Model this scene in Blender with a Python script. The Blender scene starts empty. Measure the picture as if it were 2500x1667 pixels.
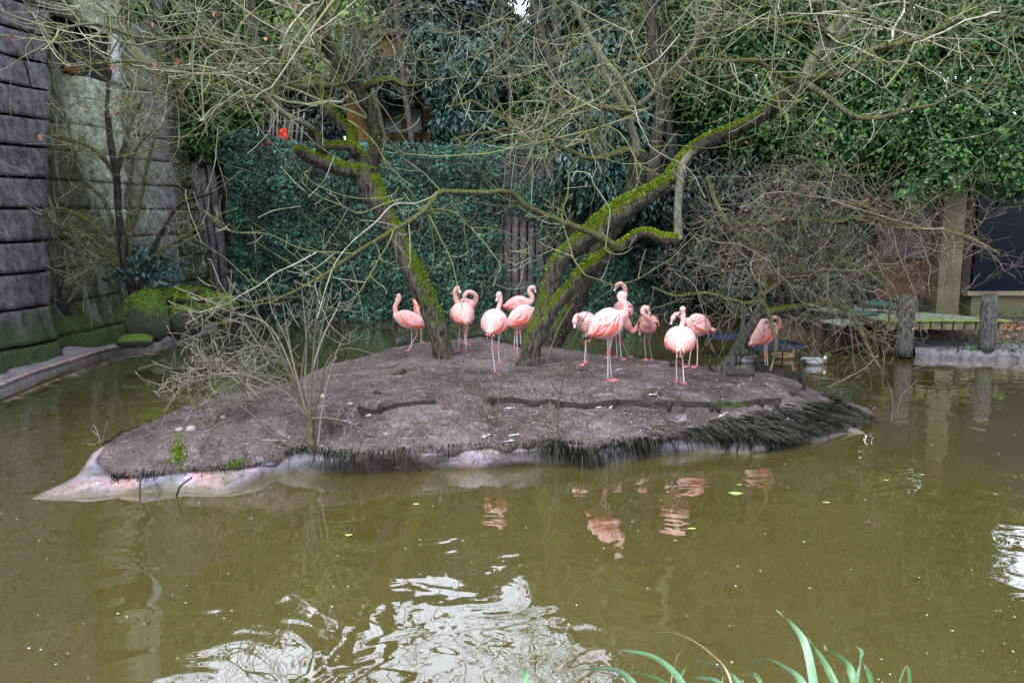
import bpy, math, random
import numpy as np
from mathutils import Vector, Matrix, noise as mnoise
R = math.radians
rnd = random.Random(7)
npr = np.random.RandomState(7)
scene = bpy.context.scene
COL = scene.collection

# ---------------------------------------------------------------- camera, world, sun, exposure
FPX, CX, CY = 1700.0, 1250.0, 833.5          # focal length and centre in photo pixels
HC, PITCH = 2.1, 7.16
cam = bpy.data.cameras.new('camera')
cam.sensor_width = 36.0
cam.lens = 36.0 * FPX / 2500.0
cam.clip_end = 600
camo = bpy.data.objects.new('camera', cam)
COL.objects.link(camo)
camo.location = (0, 0, HC)
camo.rotation_euler = (R(90 - PITCH), 0, 0)
scene.camera = camo

SUN_EL, SUN_AZ = 48.0, 215.0
world = bpy.data.worlds.new('World')
scene.world = world
world.use_nodes = True
wn, wl = world.node_tree.nodes, world.node_tree.links
wn.clear()
sky = wn.new('ShaderNodeTexSky')
sky.sky_type = 'NISHITA'
sky.sun_disc = False
sky.sun_elevation = R(SUN_EL)
sky.sun_rotation = R(SUN_AZ)
sky.air_density = 1.0
sky.dust_density = 4.0
hsv = wn.new('ShaderNodeHueSaturation')
hsv.inputs['Saturation'].default_value = 0.6
hsv.inputs['Value'].default_value = 1.0
bg = wn.new('ShaderNodeBackground')
bg.inputs['Strength'].default_value = 0.15
wo = wn.new('ShaderNodeOutputWorld')
wl.new(sky.outputs[0], hsv.inputs['Color'])
# high overcast: thin bright cloud over the sky, a little uneven
cn = wn.new('ShaderNodeTexNoise'); cn.inputs['Scale'].default_value = 2.2; cn.inputs['Detail'].default_value = 5
tc = wn.new('ShaderNodeTexCoord'); wl.new(tc.outputs['Generated'], cn.inputs['Vector'])
cr_ = wn.new('ShaderNodeMapRange'); cr_.inputs[1].default_value = .3; cr_.inputs[2].default_value = .7; cr_.inputs[3].default_value = .65; cr_.inputs[4].default_value = .95
wl.new(cn.outputs['Fac'], cr_.inputs[0])
cm = wn.new('ShaderNodeMix'); cm.data_type = 'RGBA'
wl.new(cr_.outputs[0], cm.inputs[0]); wl.new(hsv.outputs[0], cm.inputs[6]); cm.inputs[7].default_value = (7.6, 8.3, 9.7, 1)
wl.new(cm.outputs[2], bg.inputs['Color'])
wl.new(bg.outputs[0], wo.inputs['Surface'])

sl = bpy.data.lights.new('sun', 'SUN')
sl.energy = 1.3
sl.angle = R(18)
sl.color = (1.0, 0.97, 0.93)
slo = bpy.data.objects.new('sun', sl)
COL.objects.link(slo)
# direction TO the sun: azimuth measured clockwise from +Y like the sky texture
sd = Vector((math.sin(R(SUN_AZ)) * math.cos(R(SUN_EL)), math.cos(R(SUN_AZ)) * math.cos(R(SUN_EL)), math.sin(R(SUN_EL))))
slo.rotation_euler = sd.to_track_quat('Z', 'Y').to_euler()

scene.view_settings.view_transform = 'Standard'
scene.view_settings.look = 'None'
scene.view_settings.gamma = 1.0
scene.view_settings.use_curve_mapping = False
scene.view_settings.exposure = 1.25
scene.cycles.max_bounces = 5
scene.cycles.diffuse_bounces = 2
scene.cycles.glossy_bounces = 3
scene.cycles.transmission_bounces = 3
scene.cycles.transparent_max_bounces = 4
scene.cycles.caustics_reflective = False
scene.cycles.caustics_refractive = False

# ---------------------------------------------------------------- pixel <-> world helpers
_ct, _st = math.cos(R(PITCH)), math.sin(R(PITCH))
def ray(px, py):
    u, v = (px - CX) / FPX, (CY - py) / FPX
    return Vector((u, _ct + v * _st, -_st + v * _ct))
def P(px, py, Y):
    d = ray(px, py)
    return Vector((0, 0, HC)) + d * (Y / d.y)
def G(px, py, z=0.0):
    d = ray(px, py)
    return Vector((0, 0, HC)) + d * ((z - HC) / d.z)

# ---------------------------------------------------------------- object helpers
def link(o, parent=None):
    COL.objects.link(o)
    if parent is not None:
        o.parent = parent
    return o
def tag(o, label=None, cat=None, group=None, kind=None):
    if label: o['label'] = label
    if cat: o['category'] = cat
    if group: o['group'] = group
    if kind: o['kind'] = kind
    return o
def thing(name, label, cat, loc=(0, 0, 0), rz=0, group=None):
    o = bpy.data.objects.new(name, None)
    o.empty_display_size = 0.1
    COL.objects.link(o)
    o.location = loc
    o.rotation_euler = (0, 0, rz)
    return tag(o, label, cat, group)
def np_mesh(name, V, F, mat=None, parent=None, smooth=True, attrs=None, off=None):
    """V (n,3) array, F (m,k) int array, one polygon size"""
    V = np.asarray(V, dtype=np.float32)
    F = np.asarray(F, dtype=np.int32)
    if parent is not None and off is None:
        off = parent.location
    if off is not None:
        V = V - np.array(off, dtype=np.float32)
    me = bpy.data.meshes.new(name)
    me.vertices.add(len(V)); me.vertices.foreach_set('co', V.ravel())
    me.loops.add(F.size); me.loops.foreach_set('vertex_index', F.ravel())
    me.polygons.add(len(F))
    me.polygons.foreach_set('loop_start', np.arange(0, F.size, F.shape[1], dtype=np.int32))
    me.polygons.foreach_set('use_smooth', np.full(len(F), smooth, dtype=bool))
    if attrs:
        for k, a in attrs.items():
            a = np.asarray(a, dtype=np.float32)
            if a.ndim == 1:
                at = me.attributes.new(k, 'FLOAT', 'POINT'); at.data.foreach_set('value', a)
            else:
                if a.shape[1] == 3: a = np.hstack([a, np.ones((len(a), 1), np.float32)])
                at = me.attributes.new(k, 'FLOAT_COLOR', 'POINT'); at.data.foreach_set('color', a.ravel())
    me.update(calc_edges=True); me.validate()
    if mat is not None: me.materials.append(mat)
    o = bpy.data.objects.new(name, me)
    return link(o, parent)

class MB:
    def __init__(s): s.V = []; s.F = []; s.C = []
    def add(s, vs, fs, col=None):
        b = len(s.V)
        s.V += [tuple(v) for v in vs]
        s.F += [tuple(i + b for i in f) for f in fs]
        if col is not None: s.C += [tuple(col[:3]) + (1,)] * len(vs)
    def box(s, c, size, rot=None, col=None, jit=0):
        x, y, z = [k / 2 for k in size]
        vs = [Vector((a * x, b * y, d * z)) for a in (-1, 1) for b in (-1, 1) for d in (-1, 1)]
        if jit: vs = [v + Vector([rnd.uniform(-jit, jit) for _ in range(3)]) for v in vs]
        if rot is not None: vs = [rot @ v for v in vs]
        c = Vector(c)
        s.add([v + c for v in vs], [(0, 1, 3, 2), (4, 6, 7, 5), (0, 4, 5, 1), (2, 3, 7, 6), (0, 2, 6, 4), (1, 5, 7, 3)], col)
    def tube(s, pts, rs, n=8, col=None, cols=None, rough=0.0, cap=True, sy=1.0, seed=0.0, up=None):
        pts = [Vector(p) for p in pts]
        m = len(pts)
        t = [(pts[min(i + 1, m - 1)] - pts[max(i - 1, 0)]).normalized() for i in range(m)]
        a = up.copy() if up is not None else (Vector((0, 0, 1)) if abs(t[0].z) < .9 else Vector((1, 0, 0)))
        b = len(s.V)
        acc = 0.0
        for i in range(m):
            if i: acc += (pts[i] - pts[i - 1]).length
            a = a - t[i] * a.dot(t[i])
            if a.length < 1e-5: a = t[i].orthogonal()
            a.normalize()
            if up is not None:
                a = up - t[i] * up.dot(t[i])
                if a.length < .15: a = t[i].orthogonal()
                a.normalize()
            c = t[i].cross(a)
            for k in range(n):
                an = 2 * math.pi * k / n
                r = rs[i]
                if rough:
                    r *= 1 + rough * (mnoise.noise(Vector((k * 1.7 % n, acc * 1.2, seed))) * .7 + mnoise.noise(Vector((math.cos(an) * 2, math.sin(an) * 2 + seed, acc * 6 / max(1, 1)))) * .9)
                s.V.append(tuple(pts[i] + (a * math.cos(an) * sy + c * math.sin(an)) * r))
                if cols is not None: s.C.append(tuple(cols[i][:3]) + (1,))
                elif col is not None: s.C.append(tuple(col[:3]) + (1,))
        for i in range(m - 1):
            for k in range(n):
                k2 = (k + 1) % n
                s.F.append((b + i * n + k, b + i * n + k2, b + (i + 1) * n + k2, b + (i + 1) * n + k))
        if cap:
            s.F.append(tuple(b + k for k in range(n))[::-1])
            s.F.append(tuple(b + (m - 1) * n + k for k in range(n)))
    def build(s, name, mat=None, parent=None, smooth=True, off=None):
        if parent is not None and off is None: off = parent.location
        V = s.V
        if off is not None: V = [(v[0] - off[0], v[1] - off[1], v[2] - off[2]) for v in V]
        me = bpy.data.meshes.new(name)
        me.from_pydata(V, [], s.F)
        if smooth: me.polygons.foreach_set('use_smooth', [True] * len(me.polygons))
        if len(s.C) == len(s.V) and s.C:
            at = me.attributes.new('col', 'FLOAT_COLOR', 'POINT')
            at.data.foreach_set('color', np.array(s.C, dtype=np.float32).ravel())
        me.update()
        if mat is not None: me.materials.append(mat)
        return link(bpy.data.objects.new(name, me), parent)

def crom(pts, sub=4):
    """Catmull-Rom through tuples of any length"""
    A = [np.array(p, float) for p in pts]
    if len(A) < 3:
        return [A[0] + (A[-1] - A[0]) * k / sub for k in range(sub + 1)]
    A = [2 * A[0] - A[1]] + A + [2 * A[-1] - A[-2]]
    out = []
    for i in range(1, len(A) - 2):
        for k in range(sub):
            t = k / sub
            out.append(.5 * ((2 * A[i]) + (-A[i - 1] + A[i + 1]) * t + (2 * A[i - 1] - 5 * A[i] + 4 * A[i + 1] - A[i + 2]) * t * t + (-A[i - 1] + 3 * A[i] - 3 * A[i + 1] + A[i + 2]) * t ** 3))
    out.append(A[-2])
    return out

def tubes_np(name, groups, mat, parent, n=3, kind='stuff', attr=None):
    """groups: list of (pts (N,3) list, radii list). meshed in one go, grouped by length."""
    by = {}
    for p, r in groups: by.setdefault(len(p), []).append((p, r))
    Vs, Fs, As, base = [], [], [], 0
    for L, g in by.items():
        Pp = np.array([p for p, r in g], dtype=np.float32)
        Rr = np.array([r for p, r in g], dtype=np.float32)
        T = np.empty_like(Pp)
        T[:, 1:-1] = Pp[:, 2:] - Pp[:, :-2]; T[:, 0] = Pp[:, 1] - Pp[:, 0]; T[:, -1] = Pp[:, -1] - Pp[:, -2]
        T /= np.linalg.norm(T, axis=2, keepdims=True) + 1e-9
        ref = np.array([.31, .52, .79], np.float32)
        A = np.cross(T, ref); A /= np.linalg.norm(A, axis=2, keepdims=True) + 1e-9
        B = np.cross(T, A)
        an = np.arange(n) * 2 * math.pi / n
        V = Pp[:, :, None, :] + Rr[:, :, None, None] * (A[:, :, None, :] * np.cos(an)[None, None, :, None] + B[:, :, None, :] * np.sin(an)[None, None, :, None])
        m = len(g)
        idx = base + np.arange(m * L * n).reshape(m, L, n)
        f = np.stack([idx[:, :-1, :], np.roll(idx, -1, 2)[:, :-1, :], np.roll(idx, -1, 2)[:, 1:, :], idx[:, 1:, :]], axis=-1).reshape(-1, 4)
        Vs.append(V.reshape(-1, 3)); Fs.append(f)
        As.append(np.repeat(npr.rand(m), L * n))
        base += m * L * n
    o = np_mesh(name, np.concatenate(Vs), np.concatenate(Fs), mat, parent, True, {'tone': np.concatenate(As)})
    if kind: o['kind'] = kind
    return o

# leaf templates: verts (k,3) in local frame x=width, y=length, z=normal ; quads
LEAF = (np.array([(0, 0, 0), (-.32, .35, .05), (0, .4, -.05), (.32, .35, .05), (0, 1, .0), (-.2, .75, .03), (.2, .75, .03)], np.float32),
        np.array([(0, 2, 1, 1), (0, 3, 2, 2)], np.int32))
LEAF_V = np.array([(0, 0, 0), (-.30, .3, .06), (-.22, .72, .04), (0, 1, -.06), (.22, .72, .04), (.30, .3, .06), (0, .5, -.03)], np.float32)
LEAF_F = np.array([(0, 6, 2, 1), (6, 3, 2, 2), (0, 5, 4, 6), (6, 4, 3, 3)], np.int32)
LEAF_F = np.array([(0, 6, 2, 1), (0, 5, 4, 6), (6, 4, 3, 2)], np.int32)
SLIM_V = LEAF_V * np.array([.72, 1.0, 1.4], np.float32)
IVY_V = np.array([(0, .3, .0), (0, 0, -.05), (-.28, .02, .0), (-.5, .3, -.08), (-.22, .48, .02), (0, 1, -.12), (.22, .48, .02), (.5, .3, -.08), (.28, .02, 0)], np.float32)
IVY_F = np.array([(0, 1, 2, 3), (0, 3, 4, 5), (0, 5, 6, 7), (0, 7, 8, 1)], np.int32)
def leaves_np(name, pos, nrm, size, V0, F0, mat, parent=None, droop=None, twist=1.0, tone=None):
    n = len(pos)
    pos = np.asarray(pos, np.float32); nrm = np.asarray(nrm, np.float32)
    nrm = nrm / (np.linalg.norm(nrm, axis=1, keepdims=True) + 1e-9)
    ld = npr.randn(n, 3).astype(np.float32) * twist
    if droop is not None: ld = ld + np.asarray(droop, np.float32)
    ld = ld - nrm * (ld * nrm).sum(1, keepdims=True)
    ld /= np.linalg.norm(ld, axis=1, keepdims=True) + 1e-9
    wd = np.cross(ld, nrm)
    sz = np.asarray(size, np.float32).reshape(n, 1, 1) if np.ndim(size) else np.full((n, 1, 1), size, np.float32)
    V = pos[:, None, :] + sz * (V0[None, :, 0:1] * wd[:, None, :] + V0[None, :, 1:2] * ld[:, None, :] + V0[None, :, 2:3] * nrm[:, None, :])
    k = len(V0)
    F = (F0[None] + (np.arange(n) * k)[:, None, None]).reshape(-1, F0.shape[1])
    t = npr.rand(n) if tone is None else tone
    return np_mesh(name, V.reshape(-1, 3), F, mat, parent, False, {'tone': np.repeat(t, k)})

# ---------------------------------------------------------------- materials
def _mat(name):
    m = bpy.data.materials.new(name); m.use_nodes = True
    nt = m.node_tree
    return m, nt, nt.nodes['Principled BSDF'], nt.nodes, nt.links
def nnoise(N, L, scale, detail=4, rough=.6, vec=None, dist=0):
    t = N.new('ShaderNodeTexNoise')
    t.inputs['Scale'].default_value = scale; t.inputs['Detail'].default_value = detail
    t.inputs['Roughness'].default_value = rough; t.inputs['Distortion'].default_value = dist
    if vec is not None: L.new(vec, t.inputs['Vector'])
    return t.outputs['Fac']
def nramp(N, L, fac, stops, interp='LINEAR'):
    r = N.new('ShaderNodeValToRGB'); L.new(fac, r.inputs['Fac'])
    e = r.color_ramp.elements
    r.color_ramp.interpolation = interp
    while len(e) < len(stops): e.new(.5)
    for q, (p, c) in zip(e, stops):
        q.position = p
        q.color = (c, c, c, 1) if not hasattr(c, '__len__') else tuple(c[:3]) + (1,)
    return r.outputs['Color']
def nmix(N, L, fac, a, b, mode='MIX'):
    m = N.new('ShaderNodeMix'); m.data_type = 'RGBA'; m.blend_type = mode
    if isinstance(fac, (int, float)): m.inputs[0].default_value = fac
    else: L.new(fac, m.inputs[0])
    for i, q in ((6, a), (7, b)):
        if hasattr(q, 'is_linked') or hasattr(q, 'links'): L.new(q, m.inputs[i])
        else: m.inputs[i].default_value = tuple(q[:3]) + (1,)
    return m.outputs[2]
def nmath(N, L, op, a, b=None, clamp=False):
    m = N.new('ShaderNodeMath'); m.operation = op; m.use_clamp = clamp
    for i, q in enumerate((a, b)):
        if q is None: continue
        if isinstance(q, (int, float)): m.inputs[i].default_value = q
        else: L.new(q, m.inputs[i])
    return m.outputs[0]
def nbump(N, L, h, bsdf, strength=.4, dist=.02):
    b = N.new('ShaderNodeBump'); b.inputs['Strength'].default_value = strength; b.inputs['Distance'].default_value = dist
    L.new(h, b.inputs['Height']); L.new(b.outputs[0], bsdf.inputs['Normal'])
def npos(N):
    return N.new('ShaderNodeNewGeometry').outputs['Position']
def nscale(N, L, v, s):
    m = N.new('ShaderNodeVectorMath'); m.operation = 'MULTIPLY'; L.new(v, m.inputs[0]); m.inputs[1].default_value = s
    return m.outputs[0]
def nattr(N, name, out='Fac'):
    a = N.new('ShaderNodeAttribute'); a.attribute_name = name
    return a.outputs[out]

def mat_simple(name, c1, c2, scale=8, rough=.8, bump=.4, stretch=(1, 1, 1), bdist=.01, spec=.3, lo=.35, hi=.65):
    m, nt, B, N, L = _mat(name)
    v = nscale(N, L, npos(N), stretch)
    f = nnoise(N, L, scale, 5, .65, v)
    L.new(nramp(N, L, f, [(lo, c1), (hi, c2)]), B.inputs['Base Color'])
    B.inputs['Roughness'].default_value = rough
    B.inputs['Specular IOR Level'].default_value = spec
    f2 = nnoise(N, L, scale * 4, 4, .7, v)
    if bump: nbump(N, L, f2, B, bump, bdist)
    return m
def mat_leaf(name, dark, mid, light, rough=.4, spec=.5, trans=.0):
    m, nt, B, N, L = _mat(name)
    t = nattr(N, 'tone')
    L.new(nramp(N, L, t, [(0, dark), (.55, mid), (1, light)]), B.inputs['Base Color'])
    B.inputs['Roughness'].default_value = rough
    B.inputs['Specular IOR Level'].default_value = spec
    return m
def mat_bark(name, c1, c2, moss=(.09, .16, .008), mossiness=.5, mscale=2.2, lichen=None):
    """mossiness: 0 none .. 1 all upper sides"""
    m, nt, B, N, L = _mat(name)
    pos = npos(N)
    v = nscale(N, L, pos, (1, 1, .28))
    f = nnoise(N, L, 26, 5, .7, v, .4)
    c = nramp(N, L, f, [(.38, c1), (.60, c2)])
    if lichen is not None:
        lf = nnoise(N, L, 14, 3, .6, pos)
        c = nmix(N, L, nramp(N, L, lf, [(.5, 0.0), (.66, .75)]), c, lichen)
    if mossiness > 0:
        g = N.new('ShaderNodeNewGeometry')
        sx = N.new('ShaderNodeSeparateXYZ'); L.new(g.outputs['Normal'], sx.inputs[0])
        up = nmath(N, L, 'MULTIPLY', sx.outputs['Z'], .55)
        nn = nnoise(N, L, mscale, 3, .6, pos)
        s = nmath(N, L, 'ADD', up, nn)
        th = 1.05 - .6 * mossiness
        mf = nramp(N, L, s, [(max(0, th - .1), 0.0), (min(1, th + .06), 1.0)])
        sz_ = N.new('ShaderNodeSeparateXYZ'); L.new(pos, sz_.inputs[0])
        mf = nmath(N, L, 'MULTIPLY', mf, nramp(N, L, nmath(N, L, 'ADD', nmath(N, L, 'MULTIPLY', sz_.outputs['Z'], .5), nmath(N, L, 'MULTIPLY', nn, .3)), [(.52, 0.0), (.70, 1.0)]))
        mc = nramp(N, L, nnoise(N, L, 55, 4, .7, pos), [(.3, tuple(k * .35 for k in moss)), (.7, moss)])
        c = nmix(N, L, mf, c, mc)
    L.new(c, B.inputs['Base Color'])
    B.inputs['Roughness'].default_value = .88
    B.inputs['Specular IOR Level'].default_value = .1
    b1 = nnoise(N, L, 38, 5, .75, v, .3)
    nbump(N, L, b1, B, 1.0, .06)
    return m
def mat_col(name, rough=.7, spec=.3, nscl=60, namt=.12, bump=.15, sheen=0):
    """reads the colour of the thing from its 'col' attribute"""
    m, nt, B, N, L = _mat(name)
    c = nattr(N, 'col', 'Color')
    f = nnoise(N, L, nscl, 4, .6, npos(N))
    k = nramp(N, L, f, [(.3, 1 - namt), (.7, 1.0)])
    L.new(nmix(N, L, 1.0, c, k, 'MULTIPLY'), B.inputs['Base Color'])
    B.inputs['Roughness'].default_value = rough
    B.inputs['Specular IOR Level'].default_value = spec
    if bump: nbump(N, L, nnoise(N, L, nscl * 2.5, 3, .6, npos(N)), B, bump, .004)
    return m

M = {}
M['bark'] = mat_bark('bark_mossy', (.020, .017, .014), (.16, .14, .115), (.14, .20, .014), .66)
M['bark_dark'] = mat_bark('bark_dark', (.012, .010, .009), (.085, .072, .062), (.11, .16, .014), .44)
M['bark_grey'] = mat_bark('bark_grey', (.10, .10, .085), (.25, .25, .20), (.16, .21, .03), .30, lichen=(.26, .28, .12))
M['bark_willow'] = mat_bark('bark_willow', (.07, .065, .04), (.20, .20, .11), (.16, .20, .03), .5)
M['bark_far'] = mat_bark('bark_far', (.04, .037, .033), (.13, .12, .11), (.07, .10, .02), .3)
def mat_twig(name, a, b, c, lich=.8):
    m, nt, B, N, L = _mat(name)
    t = nattr(N, 'tone')
    base = nramp(N, L, t, [(0, a), (.5, b), (1, c)])
    f = nnoise(N, L, 9, 3, .6, npos(N))
    L.new(nmix(N, L, nramp(N, L, f, [(.5, 0.0), (.64, lich)]), base, (.15, .175, .03)), B.inputs['Base Color'])
    B.inputs['Roughness'].default_value = .8
    B.inputs['Specular IOR Level'].default_value = .12
    return m
M['twig'] = mat_twig('twig_lichen', (.06, .06, .03), (.18, .185, .095), (.42, .41, .34))
M['twig_brown'] = mat_twig('twig_brown', (.035, .028, .022), (.11, .095, .07), (.24, .21, .18), .35)
M['twig_pale'] = mat_twig('twig_pale', (.09, .08, .06), (.17, .15, .12), (.29, .265, .24), .15)
M['moss'] = mat_leaf('moss_tufts', (.05, .085, .008), (.14, .21, .012), (.29, .37, .03), .8, .15)
M['moss_dk'] = mat_leaf('moss_deep', (.04, .07, .006), (.11, .18, .010), (.22, .31, .02), .8, .15)
M['ivy'] = mat_leaf('ivy_leaf', (.003, .015, .010), (.013, .058, .037), (.055, .165, .105), .45, .26)
M['laurel'] = mat_leaf('laurel_leaf', (.003, .014, .005), (.018, .065, .017), (.085, .18, .04), .45, .24)
M['blueleaf'] = mat_leaf('drooping_leaf', (.004, .017, .014), (.017, .053, .044), (.08, .15, .13), .43, .26)
M['darkleaf'] = mat_leaf('dark_leaf', (.004, .011, .010), (.012, .030, .025), (.035, .065, .052), .42, .4)
M['brightleaf'] = mat_leaf('bright_leaf', (.05, .12, .02), (.12, .24, .04), (.25, .38, .08), .4, .5)
M['deadleaf'] = mat_leaf('dead_leaf', (.12, .04, .02), (.28, .11, .06), (.42, .22, .14), .6, .3)
# ================================================================ THE SETTING
# ---- water
def mat_water():
    m, nt, B, N, L = _mat('pond_water')
    pos = npos(N)
    f = nnoise(N, L, .35, 4, .6, pos)
    c = nramp(N, L, f, [(.35, (.066, .053, .015)), (.65, (.084, .068, .021))])
    sp = nnoise(N, L, 34, 2, .5, pos)
    sp2 = nnoise(N, L, 1.1, 3, .5, pos)
    s = nmath(N, L, 'ADD', sp, nmath(N, L, 'MULTIPLY', sp2, .28))
    c = nmix(N, L, nramp(N, L, s, [(.95, 0.0), (.965, .4)]), c, (.42, .40, .28))
    L.new(c, B.inputs['Base Color'])
    B.inputs['Roughness'].default_value = .015
    B.inputs['IOR'].default_value = 1.6
    B.inputs['Specular IOR Level'].default_value = .85
    B.inputs['Coat Weight'].default_value = 1.0
    B.inputs['Coat IOR'].default_value = 1.7
    B.inputs['Coat Roughness'].default_value = .01
    w1 = nnoise(N, L, 1.5, 2, .45, nscale(N, L, pos, (1.0, 1.25, 1)), .9)
    w2 = nnoise(N, L, 5.5, 2, .5, nscale(N, L, pos, (1.1, 1, 1)), .7)
    w3 = nnoise(N, L, .45, 2, .5, pos)
    patch = nramp(N, L, w3, [(.42, .10), (.62, 1.0)])
    h = nmath(N, L, 'ADD', nmath(N, L, 'MULTIPLY', w1, 1.0), nmath(N, L, 'MULTIPLY', nmath(N, L, 'MULTIPLY', w2, patch), .13))
    b = N.new('ShaderNodeBump'); b.inputs['Strength'].default_value = .42; b.inputs['Distance'].default_value = .028
    L.new(h, b.inputs['Height'])
    L.new(b.outputs[0], B.inputs['Normal']); L.new(b.outputs[0], B.inputs['Coat Normal'])
    return m
M['water'] = mat_water()
mb = MB(); mb.add([(-9.8, -2, 0), (16, -2, 0), (16, 22, 0), (-9.8, 22, 0)], [(0, 1, 2, 3)])
water = mb.build('water', M['water'], smooth=False); water['kind'] = 'structure'; water['label'] = 'murky olive pond water'

# ---- ground sheet: pond bed, near bank, right bank, raised terrace behind
SHORE = [(3.2, 21.2), (5.5, 20.6), (7.0, 18.6), (8.0, 16.4), (8.3, 14.9), (9.6, 14.55), (12, 14.3), (16, 13.5), (30, 12)]
def sstep(a, b, x):
    t = min(1, max(0, (x - a) / (b - a))); return t * t * (3 - 2 * t)
def shore_y(x):
    return float(np.interp(x, [p[0] for p in SHORE], [p[1] for p in SHORE]))
def ground_z(x, y):
    n = mnoise.noise(Vector((x * .5, y * .5, 3))) * .12 + mnoise.noise(Vector((x * 2, y * 2, 5))) * .03
    near = sstep(2.35, 1.6, y) * (1.0)
    terr = max(sstep(21.3, 21.7, y) * sstep(9.5, 6.2, x), sstep(-9.4, -10.2, x) * sstep(3, 6, y))
    z = -.7 + near * 1.15
    if x > 3.2:
        rb = sstep(-.25, .5, y - shore_y(x))
        z = max(z, -.7 + rb * 1.02 + (n + .12) * rb)
        z += sstep(19.5, 27, y) * 4.0 * sstep(3.2, 5, x)
    z = max(z, -.7 + terr * 5.6 + n * terr)
    z += sstep(32, 75, math.hypot(x, y)) * 2.5 + sstep(60, 200, math.hypot(x, y)) * 6
    return z
def axis(lo, hi, dlo, dhi, step, far):
    a = list(np.arange(dlo, dhi + 1e-6, step))
    k, p = step, dhi
    while p < hi: k *= 1.35; p += k; a.append(p)
    k, p = step, dlo
    while p > lo: k *= 1.35; p -= k; a.insert(0, p)
    return a
xs, ys = axis(-300, 300, -11, 14, .22, 0), axis(-120, 400, 0.5, 27, .22, 0)
V = [(x, y, ground_z(x, y)) for y in ys for x in xs]
nx = len(xs)
F = [(j * nx + i, j * nx + i + 1, (j + 1) * nx + i + 1, (j + 1) * nx + i) for j in range(len(ys) - 1) for i in range(nx - 1)]
M['earth'] = mat_simple('leafy_earth', (.022, .018, .013), (.085, .062, .045), 9, .95, .7, bdist=.03)
g = np_mesh('ground', V, F, M['earth']); g['kind'] = 'structure'

# ---- island
RIM = [(92, 1226, -.02), (150, 1198, .04), (200, 1150, .10), (253, 1104, .16), (262, 1082, .2), (344, 1041, .25), (459, 992, .3), (612, 953, .36), (727, 930, .4), (900, 869, .45),
       (993, 841, .48), (1046, 834, .5), (1131, 826, .5), (1180, 819, .5), (1259, 845, .5), (1344, 847, .5), (1440, 864, .5), (1536, 872, .48),
       (1604, 879, .47), (1706, 894, .45), (1842, 904, .40), (1944, 918, .34), (1972, 948, .28), (2046, 975, .20), (2128, 1006, .06), (2112, 1035, .03), (2060, 1046, .06),
       (1960, 1056, .12), (1876, 1068, .14), (1842, 1069, .15), (1740, 1062, .16), (1638, 1069, .17), (1570, 1075, .18), (1485, 1086, .2), (1455, 1097, .2),
       (1365, 1085, .2), (1321, 1088, .2), (1246, 1097, .2), (1157, 1094, .2), (1098, 1100, .2), (993, 1106, .2), (919, 1109, .2), (880, 1116, .19),
       (804, 1110, .19), (727, 1100, .19), (670, 1110, .17), (631, 1137, .12), (536, 1151, .12), (421, 1156, .11), (337, 1168, .10), (283, 1168, .09), (200, 1196, .05)]
# the soil rim leaves out the bare liner tip at the left
soil = [G(px, py, z) for px, py, z in RIM if px > 255 or py < 1000]
soil = [G(249, 1140, .11), G(238, 1122, .12)] + [p for p in soil]
C0 = Vector((0, 8.7, 0))
ring = sorted([(math.atan2(p.y - C0.y, p.x - C0.x), math.hypot(p.x - C0.x, p.y - C0.y), p.z) for p in soil])
ra = np.array([r[0] for r in ring]); rr = np.array([r[1] for r in ring]); rz = np.array([r[2] for r in ring])
def rim(a):
    return float(np.interp(a, ra, rr, period=2 * math.pi)), float(np.interp(a, ra, rz, period=2 * math.pi))
def island_z(x, y):
    dx, dy = x - C0.x, y - C0.y
    a = math.atan2(dy, dx); r = math.hypot(dx, dy)
    Rr, Z = rim(a)
    d = Rr - r
    if d < 0: return -9
    z = Z + (.52 - Z) * sstep(-.3, 1.7, d) + .02 * sstep(0, .3, d)
    z += mnoise.noise(Vector((x * 1.1, y * 1.1, 2))) * .035 * sstep(0, .5, d)
    z += mnoise.noise(Vector((x * 3.1, y * 3.1, 6))) * .020 * sstep(0, .4, d)
    z += mnoise.noise(Vector((x * 7, y * 7, 9))) * .014 + mnoise.noise(Vector((x * 19, y * 19, 4))) * .005
    return z
def GI(px, py):
    """where the sight line of a photo pixel meets the island soil"""
    d = ray(px, py); o = Vector((0, 0, HC))
    t = 5.0
    while t < 16:
        p = o + d * t
        if island_z(p.x, p.y) >= p.z: return p
        t += .02
    return G(px, py, .48)
NA, NR = 720, 70
V, F = [], []
for j in range(NR):
    t = 1 - (j / (NR - 1)) ** 1.25
    for i in range(NA):
        a = 2 * math.pi * i / NA - math.pi
        Rr, Z = rim(a)
        Rr += mnoise.noise(Vector((math.cos(a) * 14, math.sin(a) * 14, 1))) * .04
        r = max(Rr * t, .02)
        x, y = C0.x + r * math.cos(a), C0.y + r * math.sin(a)
        z = island_z(x, y)
        if z < -5: z = Z
        V.append((x, y, z))
V2 = []
for k, (inn, dz) in enumerate(((.02, -.05), (.10, -.12), (.22, -.5))):
    for i in range(NA):
        x, y, z = V[i]
        dx, dy = x - C0.x, y - C0.y; l = math.hypot(dx, dy)
        q = inn + mnoise.noise(Vector((x * 8, y * 8, k))) * .03
        V2.append((x - dx / l * q, y - dy / l * q, z + dz))
n0 = len(V); V += V2
for j in range(NR - 1):
    for i in range(NA):
        i2 = (i + 1) % NA
        F.append((j * NA + i, j * NA + i2, (j + 1) * NA + i2, (j + 1) * NA + i))
for k in range(3):
    b0 = 0 if k == 0 else n0 + (k - 1) * NA
    b1 = n0 + k * NA
    for i in range(NA):
        i2 = (i + 1) % NA
        F.append((b0 + i2, b0 + i, b1 + i, b1 + i2))
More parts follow.
